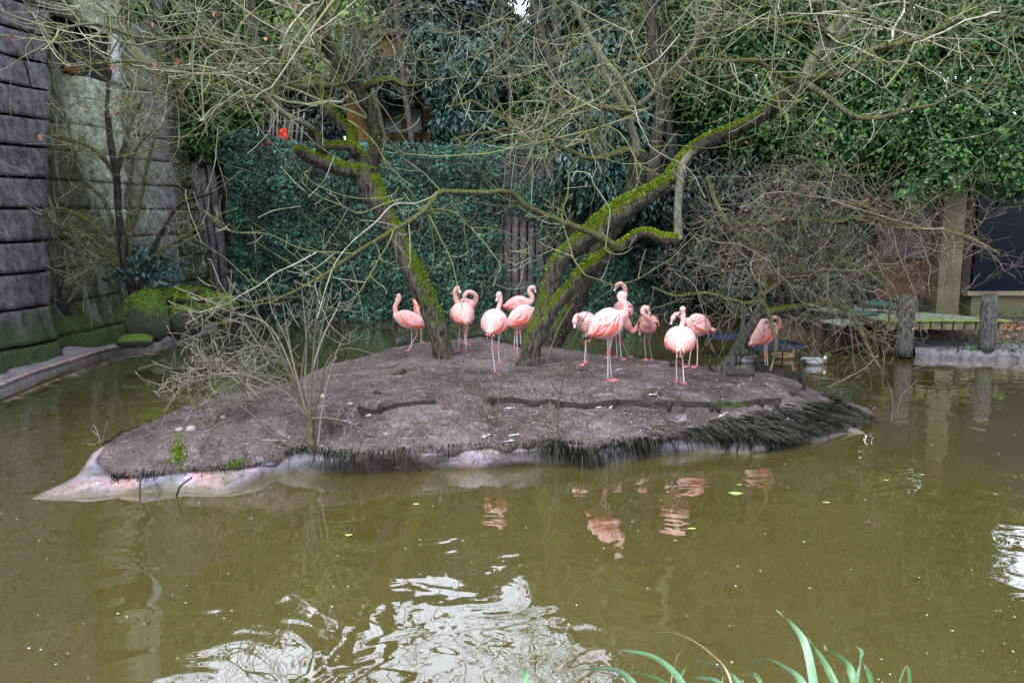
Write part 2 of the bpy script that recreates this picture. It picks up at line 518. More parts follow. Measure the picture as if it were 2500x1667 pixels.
def mat_soil():
    m, nt, B, N, L = _mat('island_soil')
    pos = npos(N)
    big = nnoise(N, L, 1.0, 4, .6, pos)
    c = nramp(N, L, big, [(.34, (.078, .054, .050)), (.5, (.150, .112, .106)), (.64, (.215, .172, .170))])
    wet = nnoise(N, L, 2.6, 5, .65, pos, .8)
    c = nmix(N, L, nramp(N, L, wet, [(.52, 0.0), (.62, .6)]), c, (.055, .040, .036))
    fine = nnoise(N, L, 38, 6, .75, pos)
    c = nmix(N, L, 1.0, c, nramp(N, L, fine, [(.34, .30), (.5, .88), (.68, 1.4)]), 'MULTIPLY')
    # pale droppings: patches that smear across the ground
    d = nnoise(N, L, 5.5, 5, .7, nscale(N, L, pos, (.7, 1.6, 1)), .5)
    d2 = nnoise(N, L, 60, 3, .7, pos)
    s = nmath(N, L, 'ADD', d, nmath(N, L, 'MULTIPLY', d2, .35))
    c = nmix(N, L, nramp(N, L, s, [(.74, 0.0), (.90, .8)]), c, (.42, .40, .45))
    v = N.new('ShaderNodeTexVoronoi'); v.inputs['Scale'].default_value = 26; L.new(pos, v.inputs['Vector'])
    sp = nramp(N, L, v.outputs['Distance'], [(.09, 1.0), (.15, 0.0)])
    sel = nramp(N, L, nnoise(N, L, 9, 2, .5, pos), [(.50, 0.0), (.56, .85)])
    c = nmix(N, L, nmath(N, L, 'MULTIPLY', sp, sel), c, (.60, .57, .60))
    L.new(c, B.inputs['Base Color'])
    B.inputs['Roughness'].default_value = .92
    B.inputs['Specular IOR Level'].default_value = .12
    hh = nmath(N, L, 'ADD', nnoise(N, L, 30, 6, .75, pos), nmath(N, L, 'MULTIPLY', nnoise(N, L, 7, 3, .6, pos), 1.2))
    nbump(N, L, hh, B, 1.0, .05)
    return m
M['soil'] = mat_soil()
isl = np_mesh('island_ground', V, F, M['soil']); isl['kind'] = 'structure'; isl['label'] = 'bare trampled soil of the island'

# ---- pond liner round the island: pale pink sheet sagging into the water
LIN = [  # upper px,py,z   lower px,py (z = -.05)
    ((262, 1084, .18), (215, 1118)), ((253, 1104, .15), (190, 1150)), ((234, 1130, .10), (140, 1196)), ((222, 1156, .08), (30, 1236)), ((236, 1168, .10), (26, 1244)), ((258, 1170, .10), (210, 1231)),
    ((283, 1166, .10), (270, 1226)), ((337, 1166, .11), (337, 1219)), ((421, 1154, .12), (421, 1218)), ((500, 1150, .12), (536, 1227)), ((560, 1146, .13), (589, 1214)), ((631, 1135, .13), (628, 1191)), ((670, 1108, .18), (696, 1171)),
    ((727, 1098, .20), (745, 1169)), ((804, 1108, .20), (804, 1167)), ((880, 1114, .20), (900, 1155)), ((919, 1107, .21), (919, 1152)), ((993, 1104, .21), (993, 1150)), ((1098, 1098, .21), (1098, 1155)), ((1157, 1092, .21), (1157, 1158)),
    ((1246, 1095, .21), (1246, 1147)), ((1321, 1086, .21), (1321, 1145)), ((1395, 1084, .20), (1395, 1144)), ((1455, 1094, .20), (1460, 1148)), ((1502, 1084, .19), (1502, 1146)), ((1570, 1073, .18), (1600, 1123)), ((1638, 1067, .17), (1706, 1119)),
    ((1740, 1060, .16), (1790, 1117)), ((1842, 1067, .15), (1830, 1119)), ((1876, 1066, .14), (1880, 1106)), ((1960, 1054, .12), (1978, 1092)), ((2020, 1030, .09), (2063, 1082)), ((2050, 1020, .08), (2100, 1072)), ((2100, 1020, .04), (2131, 1041)),
    ((2120, 1000, .06), (2137, 1012))]
up = crom([tuple(G(a[0], a[1], a[2])) for a, b in LIN], 10)
lo = crom([tuple(G(b[0], b[1], -.05)) for a, b in LIN], 10)
pxs = [float(q[0]) for q in crom([(a[0], a[1]) for a, b in LIN], 10)]
n = len(up); K = 14
V, F = [], []
for i in range(n):
    for k in range(K + 1):
        t = k / K
        p = up[i] * (1 - t) + lo[i] * t
        s = i / 10
        w = mnoise.noise(Vector((s * .8, t * 2.2, 0))) * .030 + mnoise.noise(Vector((s * 2.7 + t * 3, t * 1.5, 4))) * .016
        fold = math.sin(s * 1.9 + t * 4 + mnoise.noise(Vector((s * .5, 0, 7))) * 3) * .012
        bell = math.sin(math.pi * min(1, t * 1.05)) if t < .96 else 0
        p = p + np.array([0, -1, .35]) * (w * .7 + fold + .020 + .035 * sstep(650, 720, pxs[i]) * sstep(1080, 1000, pxs[i])) * bell
        if k < 2:
            inw = np.array([C0.x - p[0], C0.y - p[1], 0]); inw /= np.linalg.norm(inw)
            p = p + inw * (.16, .05)[k] + np.array([0, 0, (-.03, .0)[k]])
        V.append(tuple(p))
for i in range(n - 1):
    for k in range(K):
        a = i * (K + 1) + k
        F.append((a, a + K + 1, a + K + 2, a + 1))
def mat_liner():
    m, nt, B, N, L = _mat('pond_liner')
    pos = npos(N)
    a = nnoise(N, L, 1.7, 3, .6, pos)
    c = nramp(N, L, a, [(.30, (.42, .16, .14)), (.42, (.38, .24, .26)), (.50, (.34, .27, .34)), (.58, (.22, .20, .28)), (.68, (.05, .05, .09))])
    b = nnoise(N, L, 4.5, 5, .7, nscale(N, L, pos, (1, 1, 2.5)))
    c = nmix(N, L, nramp(N, L, b, [(.46, 0.0), (.62, .85)]), c, (.10, .12, .06))
    d = nnoise(N, L, 22, 5, .75, pos)
    c = nmix(N, L, nramp(N, L, d, [(.50, 0.0), (.64, .8)]), c, (.085, .07, .06))
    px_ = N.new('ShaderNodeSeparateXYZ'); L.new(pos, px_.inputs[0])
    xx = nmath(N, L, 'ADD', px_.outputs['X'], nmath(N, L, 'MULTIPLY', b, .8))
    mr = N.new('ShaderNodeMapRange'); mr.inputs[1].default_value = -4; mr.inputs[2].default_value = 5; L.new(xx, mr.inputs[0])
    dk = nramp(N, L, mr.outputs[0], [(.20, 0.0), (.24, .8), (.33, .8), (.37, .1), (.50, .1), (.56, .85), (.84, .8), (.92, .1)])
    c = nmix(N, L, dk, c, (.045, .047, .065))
    # tide mark: dark slime just above the water
    sx = N.new('ShaderNodeSeparateXYZ'); L.new(pos, sx.inputs[0])
    e = nramp(N, L, nmath(N, L, 'ADD', sx.outputs['Z'], nmath(N, L, 'MULTIPLY', b, .06)), [(.045, .8), (.10, 0.0)])
    c = nmix(N, L, e, c, (.09, .075, .045))
    L.new(c, B.inputs['Base Color'])
    B.inputs['Roughness'].default_value = .5
    nbump(N, L, nnoise(N, L, 7, 6, .7, pos, 1.2), B, .7, .03)
    return m
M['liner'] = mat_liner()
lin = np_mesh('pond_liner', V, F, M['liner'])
tag(lin, 'pale pink and lilac pond liner sheet round the foot of the island', 'pond liner')

# ---- left rock wall of concrete panels
WBX, LEAN = -7.55, .15
def wall_base(y):
    return float(np.interp(y, [5, 8, 10.6, 11.9, 13.2, 14.7, 16, 18, 21.5], [-8.2, -8.45, -8.85, -9.1, -9.3, -9.4, -9.15, -8.9, -8.75]))
def wall_relief(y, z):
    """how far the face stands out from the plain wall: broad ribs and hollows like a carved cliff"""
    y2 = y - .3 * z
    pts = [(4, .35), (12.9, .45), (13.5, .40), (13.9, .08), (14.35, .05), (14.7, .36), (15.7, .38), (16.1, .14), (16.5, .28), (17.8, .3), (18.5, .06), (22, .0)]
    r = float(np.interp(y2, [p[0] for p in pts], [p[1] for p in pts]))
    r += mnoise.noise(Vector((y * .8, z * .5, 1))) * .12 + mnoise.noise(Vector((y * 3, z * 2.5, 8))) * .07 + mnoise.noise(Vector((y * 9, z * 8, 8))) * .022
    r += sstep(.9, .2, z) * .12
    return r
def wall_pt(y, z, out=0.0):
    return Vector((wall_base(y) - LEAN * z + wall_relief(y, z) + out, y, z))
def wall_yz(px, py):
    Y = 12.0
    for _ in range(12):
        p = P(px, py, Y)
        if abs(px - CX) < 1: break
        q = wall_pt(p.y, p.z)
        Y = Y * q.x / p.x if p.x else Y
        Y = max(6, min(24, Y))
    p = P(px, py, Y)
    return p.y, p.z
# joint lines fan out across the face as in the photo
joints0 = [(0, -290), (0, -190), (0, -95), (0, -10), (0, 60), (0, 130), (0, 200), (0, 277), (0, 351), (0, 431), (0, 509), (0, 593), (0, 672), (0, 762), (0, 858), (0, 958)]
jl = []
for x0, y0 in joints0:
    ln = []
    for px in (-260, 0, 150, 300, 450, 560):
        py = 520 + (y0 - 520) * (1 - px / 1480.0)
        ln.append(wall_yz(px, py))
    ln.sort()
    jl.append(ln)
def jz(k, y):
    ln = jl[k]
    ys_, zs_ = [p[0] for p in ln], [p[1] for p in ln]
    if y <= ys_[0]: return zs_[0]
    if y >= ys_[-1]: return zs_[-1] + (y - ys_[-1]) * (zs_[-1] - zs_[-2]) / max(.3, ys_[-1] - ys_[-2]) * .5
    return float(np.interp(y, ys_, zs_))
def mat_rockwall():
    m, nt, B, N, L = _mat('carved_rock_panel')
    pos = npos(N)
    sx = N.new('ShaderNodeSeparateXYZ'); L.new(pos, sx.inputs[0])
    y, z = sx.outputs['Y'], sx.outputs['Z']
    n1 = nnoise(N, L, .9, 4, .6, pos); n2 = nnoise(N, L, 6, 6, .72, pos); n3 = nnoise(N, L, 26, 5, .75, pos)
    # stone tones: mauve grey near, pale grey green further along
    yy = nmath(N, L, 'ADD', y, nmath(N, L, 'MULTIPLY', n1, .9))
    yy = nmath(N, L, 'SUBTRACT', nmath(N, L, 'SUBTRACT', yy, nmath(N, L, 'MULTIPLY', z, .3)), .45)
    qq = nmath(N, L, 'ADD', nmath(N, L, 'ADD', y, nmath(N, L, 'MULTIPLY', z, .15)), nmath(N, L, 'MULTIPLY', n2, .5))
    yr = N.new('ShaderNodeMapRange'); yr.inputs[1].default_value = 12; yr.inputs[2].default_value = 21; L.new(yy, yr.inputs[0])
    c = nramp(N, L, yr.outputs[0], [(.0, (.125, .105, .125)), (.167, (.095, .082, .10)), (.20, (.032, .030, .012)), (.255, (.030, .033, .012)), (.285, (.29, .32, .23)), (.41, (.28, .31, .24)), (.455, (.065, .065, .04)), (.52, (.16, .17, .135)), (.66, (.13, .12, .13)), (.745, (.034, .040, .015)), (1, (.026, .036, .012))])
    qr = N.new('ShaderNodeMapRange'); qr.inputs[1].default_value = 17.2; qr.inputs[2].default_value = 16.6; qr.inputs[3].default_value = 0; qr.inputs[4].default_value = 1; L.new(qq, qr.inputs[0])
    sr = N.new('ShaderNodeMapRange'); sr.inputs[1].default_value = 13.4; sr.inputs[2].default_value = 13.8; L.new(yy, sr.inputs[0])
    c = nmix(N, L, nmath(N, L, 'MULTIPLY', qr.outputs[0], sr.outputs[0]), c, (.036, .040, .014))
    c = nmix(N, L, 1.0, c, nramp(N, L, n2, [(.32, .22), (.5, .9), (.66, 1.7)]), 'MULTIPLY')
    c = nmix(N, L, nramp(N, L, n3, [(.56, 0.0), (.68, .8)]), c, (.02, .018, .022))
    vo = N.new('ShaderNodeTexVoronoi'); vo.feature = 'DISTANCE_TO_EDGE'; vo.inputs['Scale'].default_value = 1.1
    va = N.new('ShaderNodeVectorMath'); va.operation = 'ADD'; L.new(nscale(N, L, pos, (1, 1, .6)), va.inputs[0])
    vn = N.new('ShaderNodeTexNoise'); vn.inputs['Scale'].default_value = 2.5; vn.inputs['Detail'].default_value = 5; L.new(pos, vn.inputs['Vector']); L.new(vn.outputs['Color'], va.inputs[1]); L.new(va.outputs[0], vo.inputs['Vector'])
    c = nmix(N, L, nramp(N, L, vo.outputs['Distance'], [(.0, .8), (.014, 0.0)]), c, (.012, .011, .010))
    c = nmix(N, L, nramp(N, L, nnoise(N, L, 48, 3, .7, pos), [(.64, 0.0), (.70, .7)]), c, (.36, .35, .36))
    st = nnoise(N, L, 2.2, 4, .7, nscale(N, L, pos, (1, 2.4, .22)))
    c = nmix(N, L, nramp(N, L, st, [(.50, 0.0), (.66, .55)]), c, (.20, .23, .19))
    # moss near the foot
    zz = nmath(N, L, 'SUBTRACT', nmath(N, L, 'MULTIPLY', n1, 2.0), z)
    zm = nmath(N, L, 'ADD', zz, nmath(N, L, 'MULTIPLY', n2, .9))
    c = nmix(N, L, nramp(N, L, zm, [(.35, 0.0), (.95, .85)]), c, nramp(N, L, n3, [(.3, (.012, .020, .006)), (.7, (.060, .105, .014))]))
    L.new(c, B.inputs['Base Color'])
    B.inputs['Roughness'].default_value = .8
    B.inputs['Specular IOR Level'].default_value = .3
    hh = nmath(N, L, 'ADD', n3, nmath(N, L, 'MULTIPLY', n2, 1.6))
    nbump(N, L, hh, B, .85, .05)
    return m
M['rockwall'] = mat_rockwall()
M['joint'] = mat_simple('dark_joint', (.006, .006, .006), (.014, .013, .012), 12, .95, 0)
wall = thing('rock_wall', 'tall leaning cliff wall of mauve and mossy concrete panels left of the pond', 'wall', (-7.6, 13, 0))
# dark core a hand behind the faces
_h = [wall_yz(126, 36), wall_yz(270, 88)]
hmin, hmax = _h[0][0] + .1, _h[1][0] - .2
mb = MB()
yy_ = np.arange(5.0, 21.61, .5); zz_ = np.arange(-.6, 8.3, .5)
for y in yy_:
    for z in zz_: mb.V.append(tuple(wall_pt(y, z, -.09)))
m_ = len(zz_)
for i in range(len(yy_) - 1):
    for k in range(m_ - 1):
        yq, zq = yy_[i], zz_[k]
        if hmin < yq < hmax - .5 and _h[1][1] - .9 < zq < _h[1][1] - .3: continue
        mb.F.append((i * m_ + k, (i + 1) * m_ + k, (i + 1) * m_ + k + 1, i * m_ + k + 1))
mb.build('wall_core', M['joint'], wall)
def in_hole(y, z):
    """the dark opening high in the wall"""
    return 0
hy0, hz0 = wall_yz(126, 190); hy1, hz1 = wall_yz(268, 86)
HOLE = [wall_yz(126, 36), wall_yz(270, 88), wall_yz(262, 200), wall_yz(150, 176)]
def inside(poly, y, z):
    c = False
    for i in range(len(poly)):
        y1, z1 = poly[i]; y2, z2 = poly[i - 1]
        if (z1 > z) != (z2 > z) and y < (y2 - y1) * (z - z1) / (z2 - z1) + y1: c = not c
    return c
pr = random.Random(3)
for k in range(len(jl)):
    y = 5.0 + pr.uniform(0, .8)
    while y < 21.3:
        w = pr.choice((2.0, 2.6, 3.3, 4.2))
        y2 = min(y + w, 21.5)
        nu, nv = max(5, int((y2 - y) / .13)), 7
        gp = .012
        V, F, keep = [], [], []
        off = pr.uniform(-.012, .012)
        for a in range(nu + 1):
            for b in range(nv + 1):
                u = y + gp + (y2 - y - 2 * gp) * a / nu
                zt = jz(k, u) if k < len(jl) else 8
                zb = jz(k + 1, u) if k + 1 < len(jl) else -.5
                gg = .026 - .021 * sstep(13.2, 13.9, u - .3 * zb) + .006 * sstep(16.0, 16.6, u - .3 * zb)
                z = zb + gg + (zt - zb - 2 * gg) * b / nv
                V.append(wall_pt(u, z, off + 0))
                keep.append((u, z))
        for a in range(nu):
            for b in range(nv):
                i = a * (nv + 1) + b
                cu = sum(keep[j][0] for j in (i, i + nv + 1, i + nv + 2, i + 1)) / 4; cz = sum(keep[j][1] for j in (i, i + nv + 1, i + nv + 2, i + 1)) / 4
                if inside(HOLE, cu, cz): continue
                F.append((i, i + nv + 1, i + nv + 2, i + 1))
        # rim going back into the wall
        rimv = [a * (nv + 1) for a in range(nu + 1)] + [nu * (nv + 1) + b for b in range(1, nv + 1)] + [a * (nv + 1) + nv for a in range(nu - 1, -1, -1)] + [b for b in range(nv - 1, 0, -1)]
        if F:
            b0 = len(V)
            for i in rimv: V.append(V[i] + Vector((-.07, 0, 0)))
            if len(F) == nu * nv:
                for q in range(len(rimv)):
                    q2 = (q + 1) % len(rimv)
                    F.append((rimv[q], b0 + q, b0 + q2, rimv[q2]))
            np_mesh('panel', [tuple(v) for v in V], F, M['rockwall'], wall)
        y = y2
# recess behind the opening
hc = [wall_pt(p[0], p[1], .02) for p in HOLE]
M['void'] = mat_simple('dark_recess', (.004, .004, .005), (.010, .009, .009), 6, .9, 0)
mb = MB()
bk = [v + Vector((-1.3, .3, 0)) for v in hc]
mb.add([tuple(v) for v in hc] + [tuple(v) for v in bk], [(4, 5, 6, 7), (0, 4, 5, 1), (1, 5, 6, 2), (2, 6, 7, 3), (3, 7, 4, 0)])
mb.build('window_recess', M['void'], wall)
M['rust'] = mat_simple('rust_brown', (.09, .03, .012), (.16, .06, .022), 6, .8, .3)
mb = MB(); c_ = wall_pt(*wall_yz(225, 172), -.30); mb.box(c_, (.25, .9, .22), Matrix.Rotation(.2, 3, 'X'))
mb.build('window_ledge', M['rust'], wall)
M['whitelime'] = mat_simple('lime_post', (.20, .22, .22), (.46, .48, .50), 9, .8, .3)
a_, b_ = wall_yz(262, 84), wall_yz(268, 200)
pts = [wall_pt(a_[0] + .12 + (b_[0] - a_[0]) * t, a_[1] + (b_[1] - a_[1]) * t, .06) for t in (0, .25, .5, .75, 1)]
mb = MB(); mb.tube(pts, [.09, .10, .11, .10, .12], 8, rough=.15); mb.build('window_post', M['whitelime'], wall)

# ---- kerb of liner along the left wall
M['kerb'] = mat_simple('lined_kerb', (.11, .095, .10), (.30, .26, .28), 5, .6, .3, lo=.3, hi=.75)
M['kerbpink'] = mat_simple('kerb_lip', (.20, .11, .10), (.40, .30, .29), 6, .5, .4)
mb, mb2 = MB(), MB()
kb = [(-60, 962), (0, 940), (90, 905), (180, 876), (270, 850), (345, 836), (385, 832), (400, 828), (520, 789), (560, 778)]
prev = None
for px, py in kb:
    p = G(px, py, .11)
    prof = [(-.75, .20), (-.42, .13), (-.22, .10), (-.02, .12), (.03, .10), (.05, .02), (.05, -.15)]
    w = mnoise.noise(Vector((p.y * 1.4, 0, 0))) * .05
    vs = [(p.x + w + a, p.y, z + mnoise.noise(Vector((p.y * 2, a * 3, 2))) * .015) for a, z in prof]
    i = len(mb.V); mb.V += vs
    if prev is not None:
        mb.F += [(prev + k, i + k, i + k + 1, prev + k + 1) for k in range(6)]
    prev = i
o = mb.build('pond_kerb', M['kerb']); tag(o, 'pale liner covered kerb running along the foot of the cliff wall', 'kerb')
mb2.tube(crom([tuple(G(px, py, .13) + Vector((.0, 0, 0))) for px, py in kb[:7]], 6), [.035] * 37, 7, rough=.3)
mb2.build('pink_lip', M['kerbpink'], o, off=(0, 0, 0))

# ---- boulders and rocks beside the wall
def boulder(name, c, size, seed, mat, squash=1.0, nu=22, nv=14, amp=.16):
    V, F = [], []
    for j in range(nv + 1):
        th = math.pi * j / nv
        for i in range(nu):
            ph = 2 * math.pi * i / nu
            d = Vector((math.sin(th) * math.cos(ph), math.sin(th) * math.sin(ph), math.cos(th)))
            k = 1 + amp * 1.4 * mnoise.noise(d * 1.3 + Vector((seed, 0, 0))) + amp * .6 * mnoise.noise(d * 3.4 + Vector((0, seed, 0))) + amp * .2 * mnoise.noise(d * 9)
            V.append((c[0] + d.x * size[0] * k, c[1] + d.y * size[1] * k, c[2] + d.z * size[2] * k))
    for j in range(nv):
        for i in range(nu):
            i2 = (i + 1) % nu
            F.append((j * nu + i, (j + 1) * nu + i, (j + 1) * nu + i2, j * nu + i2))
    o_ = np_mesh(name, V, F, mat, off=c)
    o_.location = c
    return o_
def mat_boulder():
    m, nt, B, N, L = _mat('mossy_boulder')
    g = N.new('ShaderNodeNewGeometry'); pos = g.outputs['Position']
    sx = N.new('ShaderNodeSeparateXYZ'); L.new(g.outputs['Normal'], sx.inputs[0])
    n1 = nnoise(N, L, 3, 5, .7, pos); n2 = nnoise(N, L, 24, 5, .75, pos)
    c = nramp(N, L, n2, [(.3, (.018, .024, .012)), (.7, (.075, .085, .05))])
    s = nmath(N, L, 'ADD', nmath(N, L, 'MULTIPLY', sx.outputs['Z'], .5), n1)
    c = nmix(N, L, nramp(N, L, s, [(.55, 0.0), (.78, 1.0)]), c, nramp(N, L, n2, [(.3, (.03, .06, .006)), (.7, (.15, .25, .015))]))
    L.new(c, B.inputs['Base Color']); B.inputs['Roughness'].default_value = .9
    nbump(N, L, nnoise(N, L, 40, 5, .8, pos), B, 1.0, .04)
    return m
M['boulder'] = mat_boulder()
bp = P(362, 775, 14.0); bq = P(443, 772, 14.6)
b1 = boulder('boulder', (bp.x, bp.y, bp.z), (.44, .42, .58), 3, M['boulder']); tag(b1, 'left mossy boulder with lichen flecks standing at the pond edge', 'boulder', 'boulders at the pond corner')
b2 = boulder('boulder', (bq.x, bq.y, bq.z), (.50, .48, .44), 8, M['boulder']); tag(b2, 'round dark boulder under a bright green moss cap', 'boulder', 'boulders at the pond corner')
cp = P(425, 722, 14.7)
b3 = boulder('moss_ledge', (cp.x, cp.y, cp.z), (.74, .52, .17), 5, M['boulder'], amp=.38); tag(b3, 'flat ledge of bright moss lying over the two boulders', 'mossy ledge')
cp = P(505, 748, 16.6)
b4 = boulder('boulder', (cp.x, cp.y, cp.z), (.7, .6, .35), 12, M['boulder']); tag(b4, 'low mossy rock in the corner where cliff meets ivy wall', 'boulder', 'boulders at the pond corner')
cp = P(330, 832, 13.6)
b5 = boulder('boulder', (cp.x, cp.y, cp.z), (.35, .3, .14), 15, M['boulder']); tag(b5, 'small wet rock at the water below the left mossy boulder', 'boulder', 'boulders at the pond corner')
def tufts(name, src, count, size, mat, zmin=.25, parent=None, seed=1, lim=None, droop=(0, 0, .3)):
    """moss tufts on the upward faces of an object"""
    me = src.data
    n = len(me.polygons)
    cen = np.empty(n * 3, np.float32); me.polygons.foreach_get('center', cen); cen = cen.reshape(-1, 3)
    nor = np.empty(n * 3, np.float32); me.polygons.foreach_get('normal', nor); nor = nor.reshape(-1, 3)
    ar = np.empty(n, np.float32); me.polygons.foreach_get('area', ar)
    w = ar * (nor[:, 2] > zmin) * np.clip(nor[:, 2] + .15, 0, 1)
    off = np.array(src.matrix_basis.translation)
    par = src.parent
    if par is not None: off = off + np.array(par.location)
    cen = cen + off
    if lim is not None: w = w * lim(cen)
    if w.sum() <= 0: return None
    rs = np.random.RandomState(seed)
    idx = rs.choice(n, count, p=w / w.sum())
    rad = np.sqrt(ar[idx])[:, None]
    pos = cen[idx] + (rs.rand(count, 3) - .5) * rad * 1.3 * (1 - np.abs(nor[idx])) 
    # blade leaves: length direction mostly along the surface normal
    sz = size * (.5 + rs.rand(count))
    side = rs.randn(count, 3)
    o = leaves_np(name, pos - nor[idx] * size * .25, side, sz, LEAF_V * np.array([.8, 1, 1], np.float32), LEAF_F[:2], mat, parent, droop=nor[idx] * 2.2, twist=.9)
    o['kind'] = 'stuff'
    return o
for b, c_ in ((b1, 1500), (b2, 1500), (b3, 5000), (b4, 1200)):
    t_ = tufts('moss', b, c_, .05, M['moss_dk'], .15, seed=c_)
    if t_ is not None:
        t_.parent = b; t_.matrix_parent_inverse = Matrix.Translation(-Vector(b.location))

# ---- palisade wall with ivy
YW = 21.0
PX0, PX1 = P(520, 600, YW).x, 8.2
M['paling'] = mat_bark('weathered_pale', (.055, .045, .05), (.21, .18, .20), (.05, .08, .02), .15)
pw = thing('palisade_wall', 'weathered upright timber palisade under the ivy at the back of the pond', 'wall', (0, YW, 0))
x = PX0 - .2
i = 0
while x < PX1:
    w = rnd.uniform(.10, .15)
    top = P(600, 372, YW).z + rnd.uniform(-.1, .05)
    lean = 0
    if x < PX0 + .5:
        lean = -.35; top = P(520, 405, YW).z + rnd.uniform(-.1, .2)
    pts = [(x + w + lean * t ** 1.5, YW + rnd.uniform(-.02, .02), -.4 + (top + .4) * t) for t in (0, .3, .6, .85, 1)]
    mb = MB(); mb.tube(pts, [w * k for k in (1.02, 1, .97, .96, .9)], 8, rough=.14, seed=i)
    mb.build('post', M['paling'], pw)
    x += w * 2 + .01
    i += 1
# brick-red liner strip along the foot
M['redliner'] = mat_simple('red_liner', (.05, .02, .02), (.20, .075, .07), 5, .6, .4)
mb = MB()
prev = None
for k in range(60):
    x = PX0 - .3 + k * .26
    h = .16 + mnoise.noise(Vector((x * .7, 0, 0))) * .14
    if x > 7.5: break
    vs = [(x, YW - .14, h), (x, YW - .30, h * .8), (x, YW - .36 + mnoise.noise(Vector((x * 2, 1, 0))) * .04, -.1)]
    i = len(mb.V); mb.V += vs
    if prev is not None: mb.F += [(prev, i, i + 1, prev + 1), (prev + 1, i + 1, i + 2, prev + 2)]
    prev = i
o = mb.build('wall_foot_liner', M['redliner']); tag(o, 'dull red liner strip at the foot of the ivy wall', 'pond liner')
# ivy
def ivy_density(px, py):
    """holes where the photo shows bare timber"""
    d = 1.0
    for cx, cy, rx, ry, k in ((1262, 600, 50, 70, .93), (1340, 640, 30, 70, .6), (1270, 420, 60, 32, .75), (1350, 400, 40, 25, .7), (1270, 700, 40, 40, .85), (1250, 520, 60, 40, .35), (538, 480, 26, 100, 1.1), (545, 600, 22, 90, 1.0)):
        q = ((px - cx) / rx) ** 2 + ((py - cy) / ry) ** 2
        if q < 1.6: d -= k * max(0, min(1, 1.6 - q))
    return max(0, d)
pos, nrm, siz = [], [], []
ztop = P(600, 372, YW).z
ir = random.Random(11)
while len(pos) < 40000:
    px, py = ir.uniform(535, 1960), ir.uniform(345, 792)
    lay = ir.random()
    p = P(px, py, YW)
    zt = ztop + mnoise.noise(Vector((p.x * 1.2, 0, 3))) * .18 + (.35 * sstep(-5.5, -7.8, p.x))
    if p.z > zt or p.x < PX0 + .15 + .25 * mnoise.noise(Vector((0, p.z * 2, 0))) + (.45 if p.z < 4 else -.2): continue
    if ir.random() > ivy_density(px, py) * (1.0 if px < 1450 else .8): continue
    bulge = .13 + .16 * (mnoise.noise(Vector((p.x * 1.4, p.z * 1.4, 0))) + .6) + .10 * mnoise.noise(Vector((p.x * 4, p.z * 4, 1)))
    if p.z < .5: bulge += .1
    out = bulge * lay ** .5 + .10
    pos.append((p.x, YW - .1 - out, p.z + ir.uniform(-.03, .03) + (.05 if p.z > zt - .3 else 0)))
    nrm.append((ir.gauss(0, .5), -1, .5 + ir.gauss(0, .5)))
    siz.append(.045 + .085 * ir.random() ** 1.5)
# top of the wall
for k in range(5200):
    x = ir.uniform(PX0, 5.5); d = ir.uniform(0, .9)
    pos.append((x, YW - .35 + d, ztop + .12 + .16 * mnoise.noise(Vector((x * 2, d * 3, 0))) + ir.uniform(-.05, .1) + (.35 * sstep(-5.5, -7.8, x)))); nrm.append((ir.gauss(0, .5), ir.gauss(-.5, .5), 1)); siz.append(ir.uniform(.06, .13))
tn = np.array([min(1, max(0, .42 + .55 * mnoise.noise(Vector((p[0] * 1.3, p[2] * 1.3, 4))) + .35 * mnoise.noise(Vector((p[0] * 5, p[2] * 5, 9))) + ir.gauss(0, .22))) for p in pos])
ivy = leaves_np('ivy', pos, nrm, siz, IVY_V, IVY_F, M['ivy'], droop=(0, -.3, -1.6), twist=.55, tone=tn)
tag(ivy, 'curtain of dark glossy ivy hanging over the palisade wall', 'ivy', kind='stuff')
# bare ivy stems
g_ = []
for k in range(260):
    x = ir.uniform(PX0 + .4, 5.2); z = ir.uniform(1.2, 4.8)
    p = Vector((x, YW - .42, z)); pts = [tuple(p)]
    dx = ir.uniform(-.12, .12)
    for s in range(7):
        p = p + Vector((dx + ir.gauss(0, .05), ir.gauss(0, .02), -ir.uniform(.08, .22))); pts.append(tuple(p))
    g_.append((pts, [.006] * 8))
iv2 = tubes_np('ivy_stems', g_, M['twig_brown'], None); tag(iv2, 'bare brown stems hanging through the ivy curtain', 'ivy')
# ================================================================ BUILDINGS AND FENCES BEHIND
def planks(parent, name, x0, x1, z0, z1, y, w, mat, gap=.012, th=.03, jit=.0, vertical=True, taper=0):
    k = x0
    while k < x1 - .02:
        ww = min(w, x1 - k) - gap
        mb = MB(); mb.box((k + ww / 2, y + rnd.uniform(-.006, .006), (z0 + z1) / 2 + rnd.uniform(-jit, jit)), (ww, th, z1 - z0), Matrix.Rotation(rnd.uniform(-.004, .004) if jit == 0 else rnd.uniform(-.03, .03), 3, 'Y'))
        mb.build(name, mat, parent, smooth=False)
        k += w
YB = 26.0
M['ochre'] = mat_simple('ochre_render', (.08, .042, .014), (.20, .11, .038), 2.5, .85, .4, stretch=(1, 1, .4))
M['darkwood'] = mat_simple('dark_boards', (.020, .014, .012), (.060, .042, .036), 7, .85, .4, stretch=(4, 4, .4))
M['redwood'] = mat_simple('wine_boards', (.06, .012, .012), (.13, .03, .028), 5, .8, .3, stretch=(4, 4, .4))
M['mauvewood'] = mat_simple('mauve_boards', (.035, .024, .03), (.11, .08, .095), 6, .8, .4, stretch=(5, 5, .35))
M['rustwood'] = mat_simple('russet_boards', (.035, .014, .010), (.11, .040, .028), 6, .8, .4, stretch=(5, 5, .35))
def mat_glass(name, c, r=.06):
    m, nt, B, N, L = _mat(name)
    B.inputs['Base Color'].default_value = tuple(c) + (1,)
    B.inputs['Roughness'].default_value = r
    return m
M['glassgreen'] = mat_glass('greenish_pane', (.07, .11, .10), .3)
